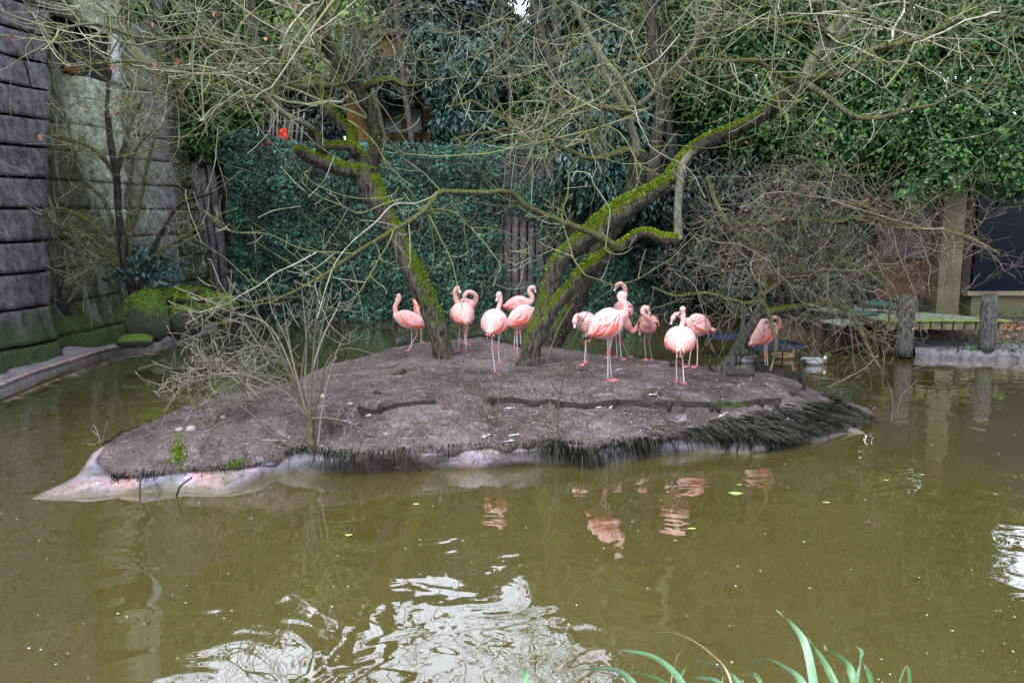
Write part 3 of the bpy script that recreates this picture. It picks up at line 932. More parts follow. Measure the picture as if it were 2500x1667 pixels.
M['glassdark'] = mat_glass('dark_pane', (.004, .007, .014), .25)
M['glassdark'].node_tree.nodes['Principled BSDF'].inputs['Specular IOR Level'].default_value = .12
hut = thing('ochre_house', 'ochre rendered house glimpsed through branches above the ivy wall', 'house', (P(970, 300, YB).x, YB, 5))
def quad_wall(mbx, px0, px1, py0, py1, Y, th=.2):
    a, b = P(px0, py1, Y), P(px1, py0, Y)
    mbx.box(((a.x + b.x) / 2, Y + th / 2, (a.z + b.z) / 2), (b.x - a.x, th, b.z - a.z))
mb = MB(); quad_wall(mb, 850, 1105, 85, 400, YB, 2.4); mb.build('wall', M['ochre'], hut, smooth=False)
for px in (905, 985, 1058):
    mb = MB(); quad_wall(mb, px - 4, px + 4, 85, 400, YB - .06, .05); mb.build('batten', M['ochre'], hut, smooth=False)
f = MB()
for a in ((942, 948, 258, 322), (1022, 1028, 258, 322), (942, 1028, 256, 262), (942, 1028, 318, 324), (942, 1028, 286, 289)): quad_wall(f, *a, YB - .07, .05)
fr = f.build('window', M['glassgreen'], hut, smooth=False)
mb = MB(); quad_wall(mb, 948, 1022, 262, 318, YB - .04, .03); o = mb.build('pane', M['glassgreen'], fr, smooth=False, off=hut.location)
mb = MB(); quad_wall(mb, 835, 1120, 70, 86, YB - .3, 3.0); mb.build('roof', M['darkwood'], hut, smooth=False)
shed = thing('garden_shed', 'dark brown timber shed with wine red panel behind the ivy wall', 'shed', (P(1220, 300, YB - 1).x, YB - 1, 5))
a, b = P(1105, 400, YB - 1), P(1200, 305, YB - 1)
planks(shed, 'board', a.x, b.x, a.z - .2, b.z, YB - 1, .16, M['redwood'])
a, b = P(1205, 400, YB - 1), P(1450, 290, YB - 1)
planks(shed, 'board', a.x, b.x, a.z - .2, b.z, YB - 1, .16, M['darkwood'])
mb = MB(); quad_wall(mb, 1100, 1470, 120, 392, YB - .9, 1.6); mb.build('wall', M['darkwood'], shed, smooth=False)
mb = MB(); quad_wall(mb, 1085, 1480, 104, 120, YB - 1.3, 2.4); mb.build('roof', M['darkwood'], shed, smooth=False)
h2 = thing('stone_hut', 'sandy stone hut with flat coping glimpsed high behind the branches', 'hut', (P(1180, 120, YB + 2).x, YB + 2, 5))
M['sandstone'] = mat_simple('sandy_stone', (.16, .11, .055), (.32, .24, .13), 4, .85, .4)
mb = MB(); quad_wall(mb, 1090, 1330, 112, 400, YB + 2, 2); mb.build('wall', M['sandstone'], h2, smooth=False)
mb = MB(); quad_wall(mb, 1080, 1340, 100, 112, YB + 1.8, 2.4); mb.build('coping', M['darkwood'], h2, smooth=False)
# slat fence left of the house
M['palegrey'] = mat_simple('silver_slats', (.09, .085, .075), (.25, .24, .21), 9, .8, .3, stretch=(3, 3, .5))
fn = thing('slat_fence', 'leaning fence of thin silvery slats above the ivy at left', 'fence', (P(640, 330, 22.6).x, 22.6, 4.5))
for k in range(15):
    px = 572 + k * 11.5 + rnd.uniform(-2, 2)
    a, b = P(px, 372, 22.6), P(px - 3 + k * 1.2 + rnd.uniform(-6, 6), 275 + rnd.uniform(-12, 10), 22.7)
    mb = MB(); mb.tube([a, (a + b) / 2, b], [.032, .030, .026], 6); mb.build('slat', M['palegrey'], fn)
mb = MB(); mb.tube([P(565, 320, 22.75), P(740, 322, 22.75)], [.03, .03], 6); mb.build('rail', M['palegrey'], fn)
M['signalred'] = mat_simple('signal_red', (.42, .012, .008), (.72, .04, .02), 14, .6, .3)
for j, (px, py, h) in enumerate(((692, 335, 42), (678, 340, 26), (655, 345, 26), (640, 355, 12))):
    mb = MB()
    ys = [py + h * (t - .5) for t in np.linspace(0, 1, 8)]
    w = .11 if j == 0 else .05
    for i_, s_ in enumerate((-1, 1) if j == 0 else (0,)):
        mb.tube([P(px + s_ * 5 + rnd.uniform(-1, 1), y, 22.45) for y in ys], [w * .3] + [w * rnd.uniform(.5, .9) for _ in range(6)] + [w * .2], 7, rough=.3)
    o = mb.build('red_ribbon', M['signalred'], off=tuple(P(px, py, 22.45)))
    o.location = P(px, py, 22.45)
    tag(o, ('wide twisted red ribbon hung on the slat fence', 'narrow red ribbon hung right beside the widest red ribbon', 'short red ribbon third from the right on the fence', 'small red bow low down on the slat fence')[j], 'ribbon', 'red ribbons tied on the slat fence')

# ---- right building with dark window
YR = 18.2
M['cream'] = mat_simple('cream_render', (.14, .11, .065), (.26, .21, .14), 2.2, .85, .4)
def mat_plinth():
    m, nt, B, N, L = _mat('cream_mossy_render')
    pos = npos(N); sx = N.new('ShaderNodeSeparateXYZ'); L.new(pos, sx.inputs[0])
    n = nnoise(N, L, 2.5, 5, .65, pos)
    c = nramp(N, L, n, [(.3, (.10, .078, .045)), (.7, (.22, .175, .115))])
    s = nmath(N, L, 'SUBTRACT', nmath(N, L, 'MULTIPLY', n, 1.2), sx.outputs['Z'])
    c = nmix(N, L, nramp(N, L, nmath(N, L, 'ADD', s, 1.0), [(.45, 0.0), (.95, .6)]), c, (.05, .07, .015))
    L.new(c, B.inputs['Base Color']); B.inputs['Roughness'].default_value = .85
    nbump(N, L, nnoise(N, L, 18, 5, .7, pos), B, .4, .01)
    return m
M['plinth'] = mat_plinth()
def rbox(name, px0, px1, py0, py1, Y, th, mat, parent, smooth=False):
    mbx = MB(); quad_wall(mbx, px0, px1, py0, py1, Y, th)
    return mbx.build(name, mat, parent, smooth)
rb = thing('bird_house', 'cream rendered bird house with a large dark window beside the deck', 'building', (P(2325, 740, YR).x, YR, .3))
rbox('pillar', 2283, 2366, 430, 790, YR, .6, M['plinth'], rb)
rbox('plinth', 2366, 3000, 722, 800, YR + .02, .5, M['plinth'], rb)
rbox('window_sill', 2362, 3000, 712, 722, YR - .12, .4, M['cream'], rb)
fr = rbox('window', 2366, 2373, 380, 712, YR + .12, .12, M['darkwood'], rb)
o = rbox('pane', 2373, 2990, 380, 712, YR + .2, .03, M['glassdark'], rb)
rbox('back_wall', 2283, 3000, 300, 800, YR + 2.2, .2, M['darkwood'], rb)
rbox('lintel', 2283, 3000, 300, 380, YR, .6, M['cream'], rb)
M['bluereflect'] = mat_glass('blue_reflection', (.006, .018, .06), .5)  # blue reflection put into the colour, not a lamp; no part uses it
a, b = P(2155, 632, YR + .1), P(2283, 450, YR + .1)
planks(rb, 'board', a.x, b.x, a.z, b.z, YR + .1, .13, M['mauvewood'])
a2 = P(2155, 730, YR + .05)
planks(rb, 'board', a.x, b.x, a2.z, a.z, YR + .14, .13, M['rustwood'])
a, b = P(2040, 740, YR + .4), P(2150, 450, YR + .4)
planks(rb, 'board', a.x, b.x, a.z, b.z, YR + .4, .15, M['darkwood'])
rbox('corner_post', 2146, 2158, 450, 745, YR, .12, M['darkwood'], rb)
rbox('roof', 2290, 3000, 285, 300, YR - .2, 3.0, M['darkwood'], rb)

# ---- deck
YD0 = 13.9
DZ = P(2300, 781, YD0).z
def mat_deck():
    m, nt, B, N, L = _mat('algae_deck_board')
    pos = npos(N)
    f = nnoise(N, L, 6, 5, .7, nscale(N, L, pos, (3, .5, 1)))
    c = nramp(N, L, f, [(.3, (.05, .065, .04)), (.7, (.16, .185, .14))])
    sx = N.new('ShaderNodeSeparateXYZ'); L.new(pos, sx.inputs[0])
    e = nmath(N, L, 'ADD', nmath(N, L, 'MULTIPLY', nnoise(N, L, 4, 4, .6, pos), .9), nmath(N, L, 'SUBTRACT', YD0 + .35, sx.outputs['Y']))
    c = nmix(N, L, nramp(N, L, e, [(.35, 0.0), (.85, .9)]), c, (.13, .20, .02))
    L.new(c, B.inputs['Base Color']); B.inputs['Roughness'].default_value = .75
    nbump(N, L, nnoise(N, L, 14, 5, .7, nscale(N, L, pos, (5, .6, 1))), B, .5, .01)
    return m
M['deckboard'] = mat_deck()
M['postwood'] = mat_bark('deck_post_wood', (.035, .033, .035), (.15, .145, .15), (.06, .09, .03), .25)
M['fascia'] = mat_simple('fascia_wood', (.055, .05, .025), (.17, .13, .075), 5, .8, .4)
deck = thing('wooden_deck', 'low green algae covered plank deck standing over the pond edge', 'deck', (7.6, YD0 + 1, DZ))
a = P(2165, 781, YD0).x; b = P(2470, 781, YD0).x
nb = 11
for k in range(nb):
    x0 = a + (b - a) * k / nb; x1 = a + (b - a) * (k + 1) / nb - .014
    # boards fan slightly and run back to the house, cut along a slanting line
    L_ = 4.1 - max(0, (k - 4)) * .56
    skew = .10 + .55 * (k / nb) * -.9
    mb = MB()
    y0, y1 = YD0 + rnd.uniform(-.012, .012), YD0 + L_
    zz = DZ + rnd.uniform(-.004, .004)
    sh = -.10 * (y1 - y0)
    vs = []
    for z in (zz - .035, zz):
        vs += [(x0, y0, z), (x1, y0, z), (x1 + sh, y1, z), (x0 + sh, y1, z)]
    mb.add(vs, [(3, 2, 1, 0), (4, 5, 6, 7), (0, 1, 5, 4), (1, 2, 6, 5), (2, 3, 7, 6), (3, 0, 4, 7)])
    mb.build('plank', M['deckboard'], deck, smooth=False)
f = MB(); f.box(((a + b) / 2 - .05, YD0 + .06, DZ - .12), (b - a - .15, .05, .15)); f.build('fascia', M['fascia'], deck, smooth=False)
for k in range(nb - 1):
    mb = MB(); mb.box((a + .12 + (b - a) * (k + .9) / nb - .1, YD0 + .045, DZ - .12), (.035, .03, .145)); mb.build('joist_end', M['joint'], deck, smooth=False)
for px, ytop, ybot, r in ((2423, 722, 846, .145), (2222, 722, 858, .15)):
    p0 = P(px, ybot, YD0 - .05); p1 = P(px, ytop, YD0 - .05)
    mb = MB(); zs = np.linspace(p0.z - .1, p1.z, 8)
    mb.tube([(p1.x, YD0 + .02, z) for z in zs] + [(p1.x, YD0 + .02, p1.z + .03)], [r * 1.04] * 7 + [r * .92, r * .6], 16, rough=.06)
    mb.build('post', M['postwood'], deck)
for x in (6.6, 8.3, 9.1):
    mb = MB(); mb.box((x, YD0 + 1.1, DZ / 2 - .1), (.16, .16, DZ + .1)); mb.build('back_post', M['darkwood'], deck, smooth=False)
# kerb under the deck
M['rkerb'] = mat_simple('grey_liner_kerb', (.04, .036, .04), (.17, .15, .18), 8, .5, .4)
mb = MB(); prev = None
for k in range(34):
    px = 2235 + k * 20
    p = G(px, 862 + k * .7, .08)
    w = mnoise.noise(Vector((p.x * 2, 0, 0))) * .03
    vs = [(p.x, p.y + .75, .26), (p.x, p.y + .30 + w, .20), (p.x, p.y + .16 + w, .20), (p.x, p.y + .02 + w, .17), (p.x, p.y - .02 + w, .05), (p.x, p.y - .02 + w, -.2)]
    i = len(mb.V); mb.V += vs
    if prev is not None: mb.F += [(prev + q, i + q, i + q + 1, prev + q + 1) for q in range(5)]
    prev = i
o = mb.build('bank_kerb', M['rkerb']); tag(o, 'mauve grey liner kerb under the wooden deck', 'kerb')
# green boards beside the deck
M['greenboard'] = mat_simple('green_sheet', (.008, .04, .032), (.02, .08, .062), 6, .6, .2)
M['greybrd'] = mat_simple('grey_sheet', (.08, .10, .09), (.17, .20, .17), 6, .7, .3)
M['redpaint'] = mat_simple('red_leg', (.03, .006, .005), (.07, .010, .008), 9, .6, .2)
for j, (c, sz, col, ang, leg, lab) in enumerate(((P(2088, 764, 14.9), (.75, .6, .04), 'greenboard', .5, 'redpaint', 'green topped feeding table with red legs among the twigs'),
                                            (P(2150, 742, 15.6), (.6, .6, .04), 'greenboard', .2, 'joint', 'second green table top close to the deck corner'),
                                            (P(2056, 787, 14.4), (.7, .5, .04), 'greybrd', .4, 'joint', 'low grey green board at the water under the shrub'))):
    t = thing('feeding_table', lab, 'feeding table', (c.x, c.y, 0), ang, 'tables beside the deck')
    mb = MB(); mb.box((0, 0, c.z), sz, Matrix.Rotation(.1, 3, 'X')); mb.build('table_top', M[col], t, smooth=False, off=(0, 0, 0))
    for sx_ in (-1, 1):
        for sy_ in (-1, 1):
            mb = MB(); mb.tube([(sx_ * sz[0] * .4, sy_ * sz[1] * .4, -.1), (sx_ * sz[0] * .4, sy_ * sz[1] * .4, c.z - .03)], [.014, .014], 6)
            mb.build('leg', M[leg], t, off=(0, 0, 0))
# dark blue trays over the water
M['bluetray'] = mat_simple('navy_tray', (.006, .008, .020), (.018, .025, .052), 9, .45, .15)
for j, (px, py, Y, wx, wy, lab) in enumerate(((1772, 822, 14.6, .85, .7, 'navy blue tray on thin legs behind the small leaning willow'), (1880, 846, 13.0, .95, .7, 'dark blue tray on legs behind the lone flamingo at right'))):
    c = P(px, py, Y)
    t = thing('feeding_tray', lab, 'feeding tray', (c.x, c.y, 0), .12, 'feeding trays over the water')
    mb = MB()
    mb.box((0, 0, c.z), (wx, wy, .02)); mb.box((0, -wy / 2 - .01, c.z + .03), (wx + .04, .02, .10)); mb.box((0, wy / 2 + .01, c.z + .03), (wx + .04, .02, .10))
    mb.box((-wx / 2 - .01, 0, c.z + .03), (.02, wy, .10)); mb.box((wx / 2 + .01, 0, c.z + .03), (.02, wy, .10))
    mb.build('tray', M['bluetray'], t, smooth=False, off=(0, 0, 0))
    for sx_ in (-1, 1):
        for sy_ in (-1, 1):
            mb = MB(); mb.tube([(sx_ * wx * .45, sy_ * wy * .45, -.3), (sx_ * wx * .45, sy_ * wy * .45, c.z)], [.014, .014], 6)
            mb.build('leg', M['joint'], t, off=(0, 0, 0))
# ================================================================ TREES AND SHRUBS
tr = random.Random(21)
def rvec(s=1.0):
    return Vector((tr.gauss(0, s), tr.gauss(0, s), tr.gauss(0, s)))
def limb_pts(pts, Y0, Y1=None, sub=5):
    """traced outline -> list of (Vector, radius) with the distance going from Y0 to Y1"""
    if Y1 is None: Y1 = Y0
    q = []; r = 10; n = len(pts)
    rr_ = [p[2] if len(p) > 2 else None for p in pts]
    known = [i for i, v in enumerate(rr_) if v is not None]
    for i, p in enumerate(pts):
        rad = float(np.interp(i, known, [rr_[k] for k in known]))
        q.append((p[0], p[1], rad, Y0 + (Y1 - Y0) * i / (n - 1)))
    out = []
    for a in crom(q, sub):
        out.append((P(a[0], a[1], a[3]), max(.0018, a[2] * a[3] / FPX)))
    return out
def limb(parent, name, pts, Y0, Y1=None, mat='bark', n=10, rough=.22, sub=5, base_flare=0):
    L_ = limb_pts(pts, Y0, Y1, sub)
    if base_flare:
        k = len(L_)
        L_ = [(p, r * (1 + base_flare * math.exp(-i * .55))) for i, (p, r) in enumerate(L_)]
    mb = MB()
    mb.tube([p for p, r in L_], [r for p, r in L_], n, rough=rough, seed=tr.uniform(0, 50))
    o = mb.build(name, M[mat], parent)
    return L_, o
def grow(out, p, d, L_, r, lev, maxlev, up=.15, wob=.22, kids=(5, 5, 4), kfac=.48, spread=.95, n=6):
    """a twig with side twigs; out collects (points, radii)"""
    pts, rs = [tuple(p)], [r]
    q = Vector(p); d = d.normalized()
    c = rvec(wob * .5)
    for i in range(n):
        d = (d + c * .5 + rvec(wob * .35) + Vector((0, 0, up * (.5 + i / n)))).normalized()
        q = q + d * (L_ / n)
        pts.append(tuple(q)); rs.append(max(.0028, r * (1 - .62 * (i + 1) / n)))
    out.append((pts, rs))
    if lev < maxlev:
        k = max(1, int(kids[min(lev, len(kids) - 1)] * tr.uniform(.7, 1.3)))
        for _ in range(k):
            t = tr.uniform(.15, 1.0); i = min(n - 1, int(t * n))
            a = Vector(pts[i]); b = Vector(pts[i + 1])
            ax = (b - a).normalized()
            side = ax.cross(rvec()).normalized()
            nd = ax * tr.uniform(.25, .9) + side * spread
            grow(out, a.lerp(b, t * n - i if t < 1 else 1), nd, L_ * kfac * tr.uniform(.6, 1.25), max(.0024, rs[i] * .55), lev + 1, maxlev, up, wob, kids, kfac, spread, n)
def spawn(out, path, count, Lr, r, maxlev=2, t0=.1, t1=1.0, bias=(0, 0, 0), up=.12, wob=.22, kids=(5, 4, 3), spread=.95, kfac=.48):
    n = len(path)
    for _ in range(count):
        t = tr.uniform(t0, t1) * (n - 1); i = min(n - 2, int(t))
        a, b = path[i][0], path[i + 1][0]
        ax = (b - a).normalized()
        side = ax.cross(rvec()).normalized()
        d = ax * tr.uniform(.1, .8) + side + Vector(bias)
        grow(out, a.lerp(b, t - i), d, tr.uniform(*Lr), min(r, path[i][1] * .7), 1, maxlev, up, wob, kids, kfac, spread)
def path_to(out, start, r, px, py, Y, sag=.12, n=12, rend=.004):
    """a long branch from a point on the tree to where a photo pixel sees it at distance Y"""
    e = P(px, py, Y)
    v = e - start; L_ = v.length
    mid = rvec(L_ * .07); mid2 = rvec(L_ * .07)
    pts = []
    for i in range(n + 1):
        t = i / n
        p = start + v * t + mid * math.sin(math.pi * t) + mid2 * math.sin(2 * math.pi * t) + Vector((0, 0, sag * L_ * math.sin(math.pi * t)))
        p += rvec(.02)
        pts.append(p)
    rs = [r * (1 - t / n) + rend * t / n for t in range(n + 1)]
    out.append(([tuple(p) for p in pts], rs))
    return list(zip(pts, rs))
def moss_on(o, parent, count, size=.028, mat='moss', zmin=.15, lim=None, seed=1):
    t = tufts('moss', o, count, size, M[mat], zmin, None, seed, lim)
    if t is None: return
    # tufts() works in world space for untransformed parts
    t.parent = parent
    t.matrix_parent_inverse = Matrix.Translation(-Vector(parent.location))

# ---- tree A: single trunk leaning to the left
ba = GI(1083, 872)
YA = ba.y
tA = thing('mossy_tree', 'leaning single trunk tree with moss on its right side, left on the island', 'tree', tuple(ba), 0, 'old trees on the island')
tk, o = limb(tA, 'trunk', [(1090, 892, 28), (1083, 868, 25), (1065, 800, 23), (1045, 740, 23), (1022, 692, 24), (997, 640, 23), (975, 590, 22), (951, 548, 22), (930, 505, 24), (912, 470, 27), (895, 430, 30), (897, 405, 24)], YA, YA, 'bark', 16, .26, base_flare=.10)
moss_on(o, tA, 5200, .03, 'moss_dk', .05, lambda c: (c[:, 2] > 1.1) * (c[:, 0] > np.interp(c[:, 2], [.5, 3.3], [-1.0, -2.0])) * 1.0, 2)
LA1, o = limb(tA, 'limb', [(895, 432, 22), (870, 420, 19), (845, 416, 18), (806, 402, 17), (768, 387, 16), (740, 374, 14), (722, 362, 10)], YA, YA - .5, 'bark', 12, .26)
moss_on(o, tA, 2200, .032, 'moss', .1, None, 3)
LA2, o = limb(tA, 'limb', [(898, 412, 20), (888, 390, 17), (872, 374, 17), (860, 355, 15), (856, 320, 13), (829, 297, 13), (806, 269, 14), (783, 234, 13), (768, 204, 13), (764, 186, 10)], YA, YA + .3, 'bark', 12, .26)
moss_on(o, tA, 2600, .03, 'moss', -.1, lambda c: (c[:, 2] > 3.9) * 1.0, 4)
LA2b, o = limb(tA, 'limb', [(872, 372, 12), (850, 356, 11), (825, 356, 9), (800, 357, 9), (788, 360, 15), (778, 345, 11), (766, 326, 8), (757, 318, 6), (750, 322, 4)], YA - .1, YA - .5, 'bark', 10, .3)
moss_on(o, tA, 1500, .035, 'moss', -.2, None, 5)
LA3, o = limb(tA, 'limb', [(900, 415, 22), (910, 385, 17), (917, 357, 16), (915, 325, 15), (911, 303, 15), (908, 276, 14), (892, 250, 15), (875, 226, 15), (856, 196, 15), (833, 169, 15), (818, 140, 16), (794, 103, 15), (786, 76, 14), (767, 38, 13), (750, 10, 13), (735, -30, 12), (730, -90, 9), (745, -160, 7)], YA, YA + .2, 'bark_dark', 12, .26)
moss_on(o, tA, 2400, .03, 'moss_dk', -.05, lambda c: (c[:, 2] < 4.0) * 1.0 + (c[:, 2] > 4.0) * .35, 6)
LA3b, o = limb(tA, 'limb', [(878, 222, 9), (895, 212, 8), (910, 206, 8), (932, 199, 8), (955, 195, 8), (968, 200, 5), (985, 209, 4), (1009, 211, 4), (1030, 206, 3), (1047, 197, 3)], YA + .1, YA - .6, 'bark', 8, .25)
moss_on(o, tA, 700, .03, 'moss', .0, lambda c: (c[:, 0] < -1.6) * 1.0, 7)
LA4, o = limb(tA, 'limb', [(764, 316, 8), (740, 300), (683, 272, 7), (637, 233), (584, 207, 6), (530, 180), (465, 170, 5), (400, 165), (330, 150, 4), (250, 155), (160, 165, 3)], YA - .5, YA - 2.2, 'bark_grey', 8, .12)
LA5, o = limb(tA, 'limb', [(770, 205, 9), (725, 212, 8), (683, 184, 7), (650, 165), (614, 145, 6), (545, 119), (476, 92, 5), (420, 95), (330, 90, 4), (240, 60), (140, 70, 3)], YA, YA - 2.8, 'bark_grey', 8, .12)
LA6, o = limb(tA, 'limb', [(783, 207, 6), (800, 208, 6), (837, 205, 5), (860, 190, 4), (880, 150, 3), (905, 100, 3), (930, 40, 2)], YA, YA - .8, 'bark_grey', 8, .15)
LA7, o = limb(tA, 'limb', [(767, 38, 9), (785, 18, 8), (800, -10, 7), (830, -60, 6), (900, -140, 5)], YA + .2, YA - 1, 'bark_grey', 8, .15)
LA8, o = limb(tA, 'limb', [(856, 196, 7), (866, 150, 6), (870, 120, 5), (890, 80, 5), (925, 55, 4), (960, 0, 3), (1000, -60, 3)], YA, YA - .6, 'bark_grey', 8, .15)
LA9, o = limb(tA, 'limb', [(688, 60, 9), (700, 100, 9), (722, 150, 9), (745, 195, 9), (760, 210, 8)], YA + .8, YA + .1, 'bark_grey', 8, .12)
outA = []
ups = LA3[18:] + LA5[4:] + LA4[4:] + LA2[30:] + LA8 + LA7
for k in range(27):
    s, r = tr.choice(ups)
    e = (tr.uniform(-120, 1000), tr.uniform(-170, 250)) if k % 4 else (tr.uniform(-60, 640), tr.uniform(150, 360))
    if s.x > P(e[0], e[1], 10).x + 4.5: e = (e[0] + 250, e[1])
    pth = path_to(outA, s, min(r * .7, .028), e[0], e[1], tr.uniform(6.2, 11.6), tr.uniform(-.04, .16))
    spawn(outA, pth, tr.randint(7, 11), (.4, 1.3), .008, 2, .10, 1, (0, 0, -.05), .05, .22, (5, 4, 3))
for L_ in (LA4, LA5): spawn(outA, L_, 24, (.5, 1.4), .009, 2, .15, 1, (0, 0, .0), .05, .3, (5, 4, 3))
for L_ in (LA3[25:], LA8, LA7, LA6, LA3b[10:]): spawn(outA, L_, 12, (.4, 1.2), .008, 2, .1, 1, (0, 0, .05), .08, .3, (4, 4, 3))
for k in range(9):     # crown above the picture
    s, r = tr.choice(LA3[-30:] + LA7)
    e = (tr.uniform(-200, 1300), tr.uniform(-620, -120))
    pth = path_to(outA, s, .03, e[0], e[1], tr.uniform(7.5, 11.5), tr.uniform(.0, .1))
    spawn(outA, pth, 12, (.5, 1.4), .010, 2, .1, 1, (0, 0, .1), .1, .28, (4, 4, 2))
tubes_np('twigs', outA, M['twig'], tA, 3)

# ---- traced hanging branches in front (long one crossing from tree B)
bb = GI(1293, 890)
YB_ = bb.y
tB = thing('mossy_tree', 'forked tree with thick bright moss on two limbs sweeping to the right', 'tree', tuple(bb), 0, 'old trees on the island')
tk, o = limb(tB, 'trunk', [(1288, 908, 34), (1291, 886, 30), (1294, 860, 27), (1301, 835, 27), (1312, 810, 28), (1323, 775, 24), (1332, 735, 22), (1345, 695, 21), (1356, 655, 20), (1366, 636, 20), (1385, 618, 21), (1407, 601, 23), (1445, 567, 26), (1483, 536, 29), (1529, 504, 27), (1567, 484, 25), (1613, 456, 22), (1648, 424, 21), (1671, 388, 18), (1694, 364, 17)], YB_, YB_ + .1, 'bark', 16, .24, base_flare=.10)
moss_on(o, tB, 9000, .034, 'moss', .05, lambda c: np.clip((c[:, 2] - 1.5) * 1.2, 0, 1), 8)
LB1, o = limb(tB, 'limb', [(1692, 366, 18), (1736, 341, 17), (1797, 315, 16), (1850, 288, 15), (1889, 257, 16), (1927, 223, 19), (1955, 206, 22), (1975, 200, 18), (1996, 200, 13)], YB_ + .1, YB_ + .1, 'bark_dark', 14, .24)
moss_on(o, tB, 4200, .03, 'moss', .35, lambda c: (c[:, 0] < 3.2) * 1.0 + .2, 9)
LB2, o = limb(tB, 'limb', [(1308, 824, 20), (1325, 795, 19), (1344, 758, 18), (1368, 728, 18), (1397, 702, 18), (1418, 670, 18), (1445, 648, 18), (1475, 628, 18), (1498, 610, 16), (1525, 595, 14), (1556, 572, 12), (1583, 568, 12), (1613, 580, 13), (1640, 584, 14), (1656, 580, 12)], YB_, YB_ - .25, 'bark', 14, .25)
moss_on(o, tB, 6000, .032, 'moss', .1, lambda c: np.clip((c[:, 2] - 1.2) * 1.5, .1, 1), 10)
LB3, o = limb(tB, 'limb', [(1656, 588, 12), (1656, 560, 10), (1655, 513, 9.5), (1659, 456, 9.5), (1663, 414, 9), (1672, 392, 9), (1690, 370, 8)], YB_ - .25, YB_ - .1, 'bark_grey', 12, .08)
LB4, o = limb(tB, 'limb', [(1962, 200, 15), (1972, 178, 14), (1986, 143, 13), (2006, 112, 13), (2033, 71, 13), (2060, 34, 12), (2081, 2, 12), (2120, -60, 11), (2150, -140, 9), (2170, -260, 7)], YB_ + .1, YB_ + .3, 'bark_grey', 12, .12)
LB5, o = limb(tB, 'limb', [(1996, 200, 10), (2010, 178, 9), (2020, 150, 10), (2037, 105, 8), (2060, 75, 8), (2091, 37, 7), (2115, 0, 7), (2150, -60, 5), (2200, -150, 4)], YB_ + .1, YB_ - .4, 'bark_grey', 10, .12)
LB6, o = limb(tB, 'limb', [(1990, 196, 10), (2006, 187, 9), (2057, 180, 8), (2098, 153, 7.5), (2132, 122, 7), (2176, 112, 6.5), (2227, 99, 6), (2278, 78, 6), (2332, 54, 5), (2397, 42, 4.5), (2448, 42, 4), (2510, 54, 3)], YB_, YB_ - 1.6, 'bark_willow', 10, .12)
LB7, o = limb(tB, 'limb', [(1970, 205, 9), (1989, 218, 8), (2026, 241, 7.5), (2060, 269, 7), (2094, 287, 6.5), (2142, 289, 6), (2186, 279, 5), (2237, 264, 4.5), (2278, 257, 4), (2312, 241, 3.5), (2377, 211, 3), (2430, 205, 2), (2490, 215, 1.5)], YB_, YB_ - 1.2, 'bark_willow', 10, .10)
LB8, o = limb(tB, 'limb', [(2190, 276, 4), (2200, 258, 5), (2212, 236, 4.5), (2226, 218, 3.5)], YB_ - .6, YB_ - .7, 'bark_willow', 8, .15)
LB9, o = limb(tB, 'limb', [(1955, 202, 7), (1925, 196, 6), (1890, 178, 5.5), (1860, 155, 5), (1840, 148, 6), (1800, 150, 4), (1745, 148, 3.5), (1690, 145, 3)], YB_ + .1, YB_ - .6, 'bark_willow', 8, .12)
LB9b, o = limb(tB, 'limb', [(2038, 98, 7), (2015, 80, 7), (2004, 60, 7), (2000, 30, 6), (1985, 5, 5), (1960, -30, 4)], YB_, YB_ + .2, 'bark_dark', 8, .2)
LBx, o = limb(tB, 'limb', [(2000, 72, 5), (1975, 62, 5), (1945, 55, 5), (1905, 62, 4.5), (1870, 70, 4), (1800, 72, 3.5), (1710, 85, 2.5)], YB_, YB_ - .5, 'bark_willow', 8, .12)
# the pale crossing branch
LC1, o = limb(tB, 'limb', [(1515, 606, 10), (1498, 600, 10), (1468, 580, 9.5), (1430, 563, 8.5), (1380, 544, 7.5), (1322, 521, 7), (1284, 502, 7), (1254, 475, 6.5), (1225, 468, 6), (1190, 470, 6), (1130, 469, 5.5), (1074, 469, 6), (1055, 491, 6), (1032, 517, 6.5), (1000, 540, 6), (959, 563, 5.5), (910, 592, 5), (863, 621, 5), (820, 652, 4.5), (787, 674, 4), (740, 700, 3.5), (691, 724, 3), (650, 740, 2.5), (560, 752, 1.8), (480, 742, 1.4)], YB_ - .2, YB_ - 3.0, 'bark_willow', 10, .06)
outB = []
def traced(pts, r0, r1, Y0, Y1, out, dens=0, Lr=(.15, .5), sub=4):
    n = len(pts)
    q = crom([(p[0], p[1], Y0 + (Y1 - Y0) * i / (n - 1), r0 + (r1 - r0) * i / (n - 1)) for i, p in enumerate(pts)], sub)
    L_ = [(P(a[0], a[1], a[2]), a[3]) for a in q]
    out.append(([tuple(p) for p, r in L_], [r for p, r in L_]))
    if dens: spawn(out, L_, dens, Lr, .005, 2, .1, 1, (0, 0, 0), .06, .25, (3, 2))
    return L_
YX = YB_ - 1.7
traced([(1047, 525), (1060, 550), (1074, 579), (1088, 605), (1101, 632), (1110, 665), (1116, 697), (1122, 730), (1130, 755)], .014, .005, YX, YX - .4, outB, 5)
traced([(1043, 517), (1060, 512), (1085, 512), (1110, 520), (1127, 533), (1150, 556), (1180, 556), (1208, 559), (1246, 571), (1270, 583), (1288, 594), (1292, 615), (1298, 640)], .013, .005, YX, YX - .8, outB, 9)
traced([(1150, 556), (1170, 578), (1189, 601), (1207, 625), (1223, 651), (1212, 675), (1204, 701)], .009, .004, YX - .4, YX - .7, outB, 5)
traced([(960, 563), (955, 580), (944, 601), (930, 624), (917, 647), (900, 676), (883, 705), (865, 730), (852, 752), (838, 765)], .010, .004, YX - .5, YX - 1.2, outB, 9)
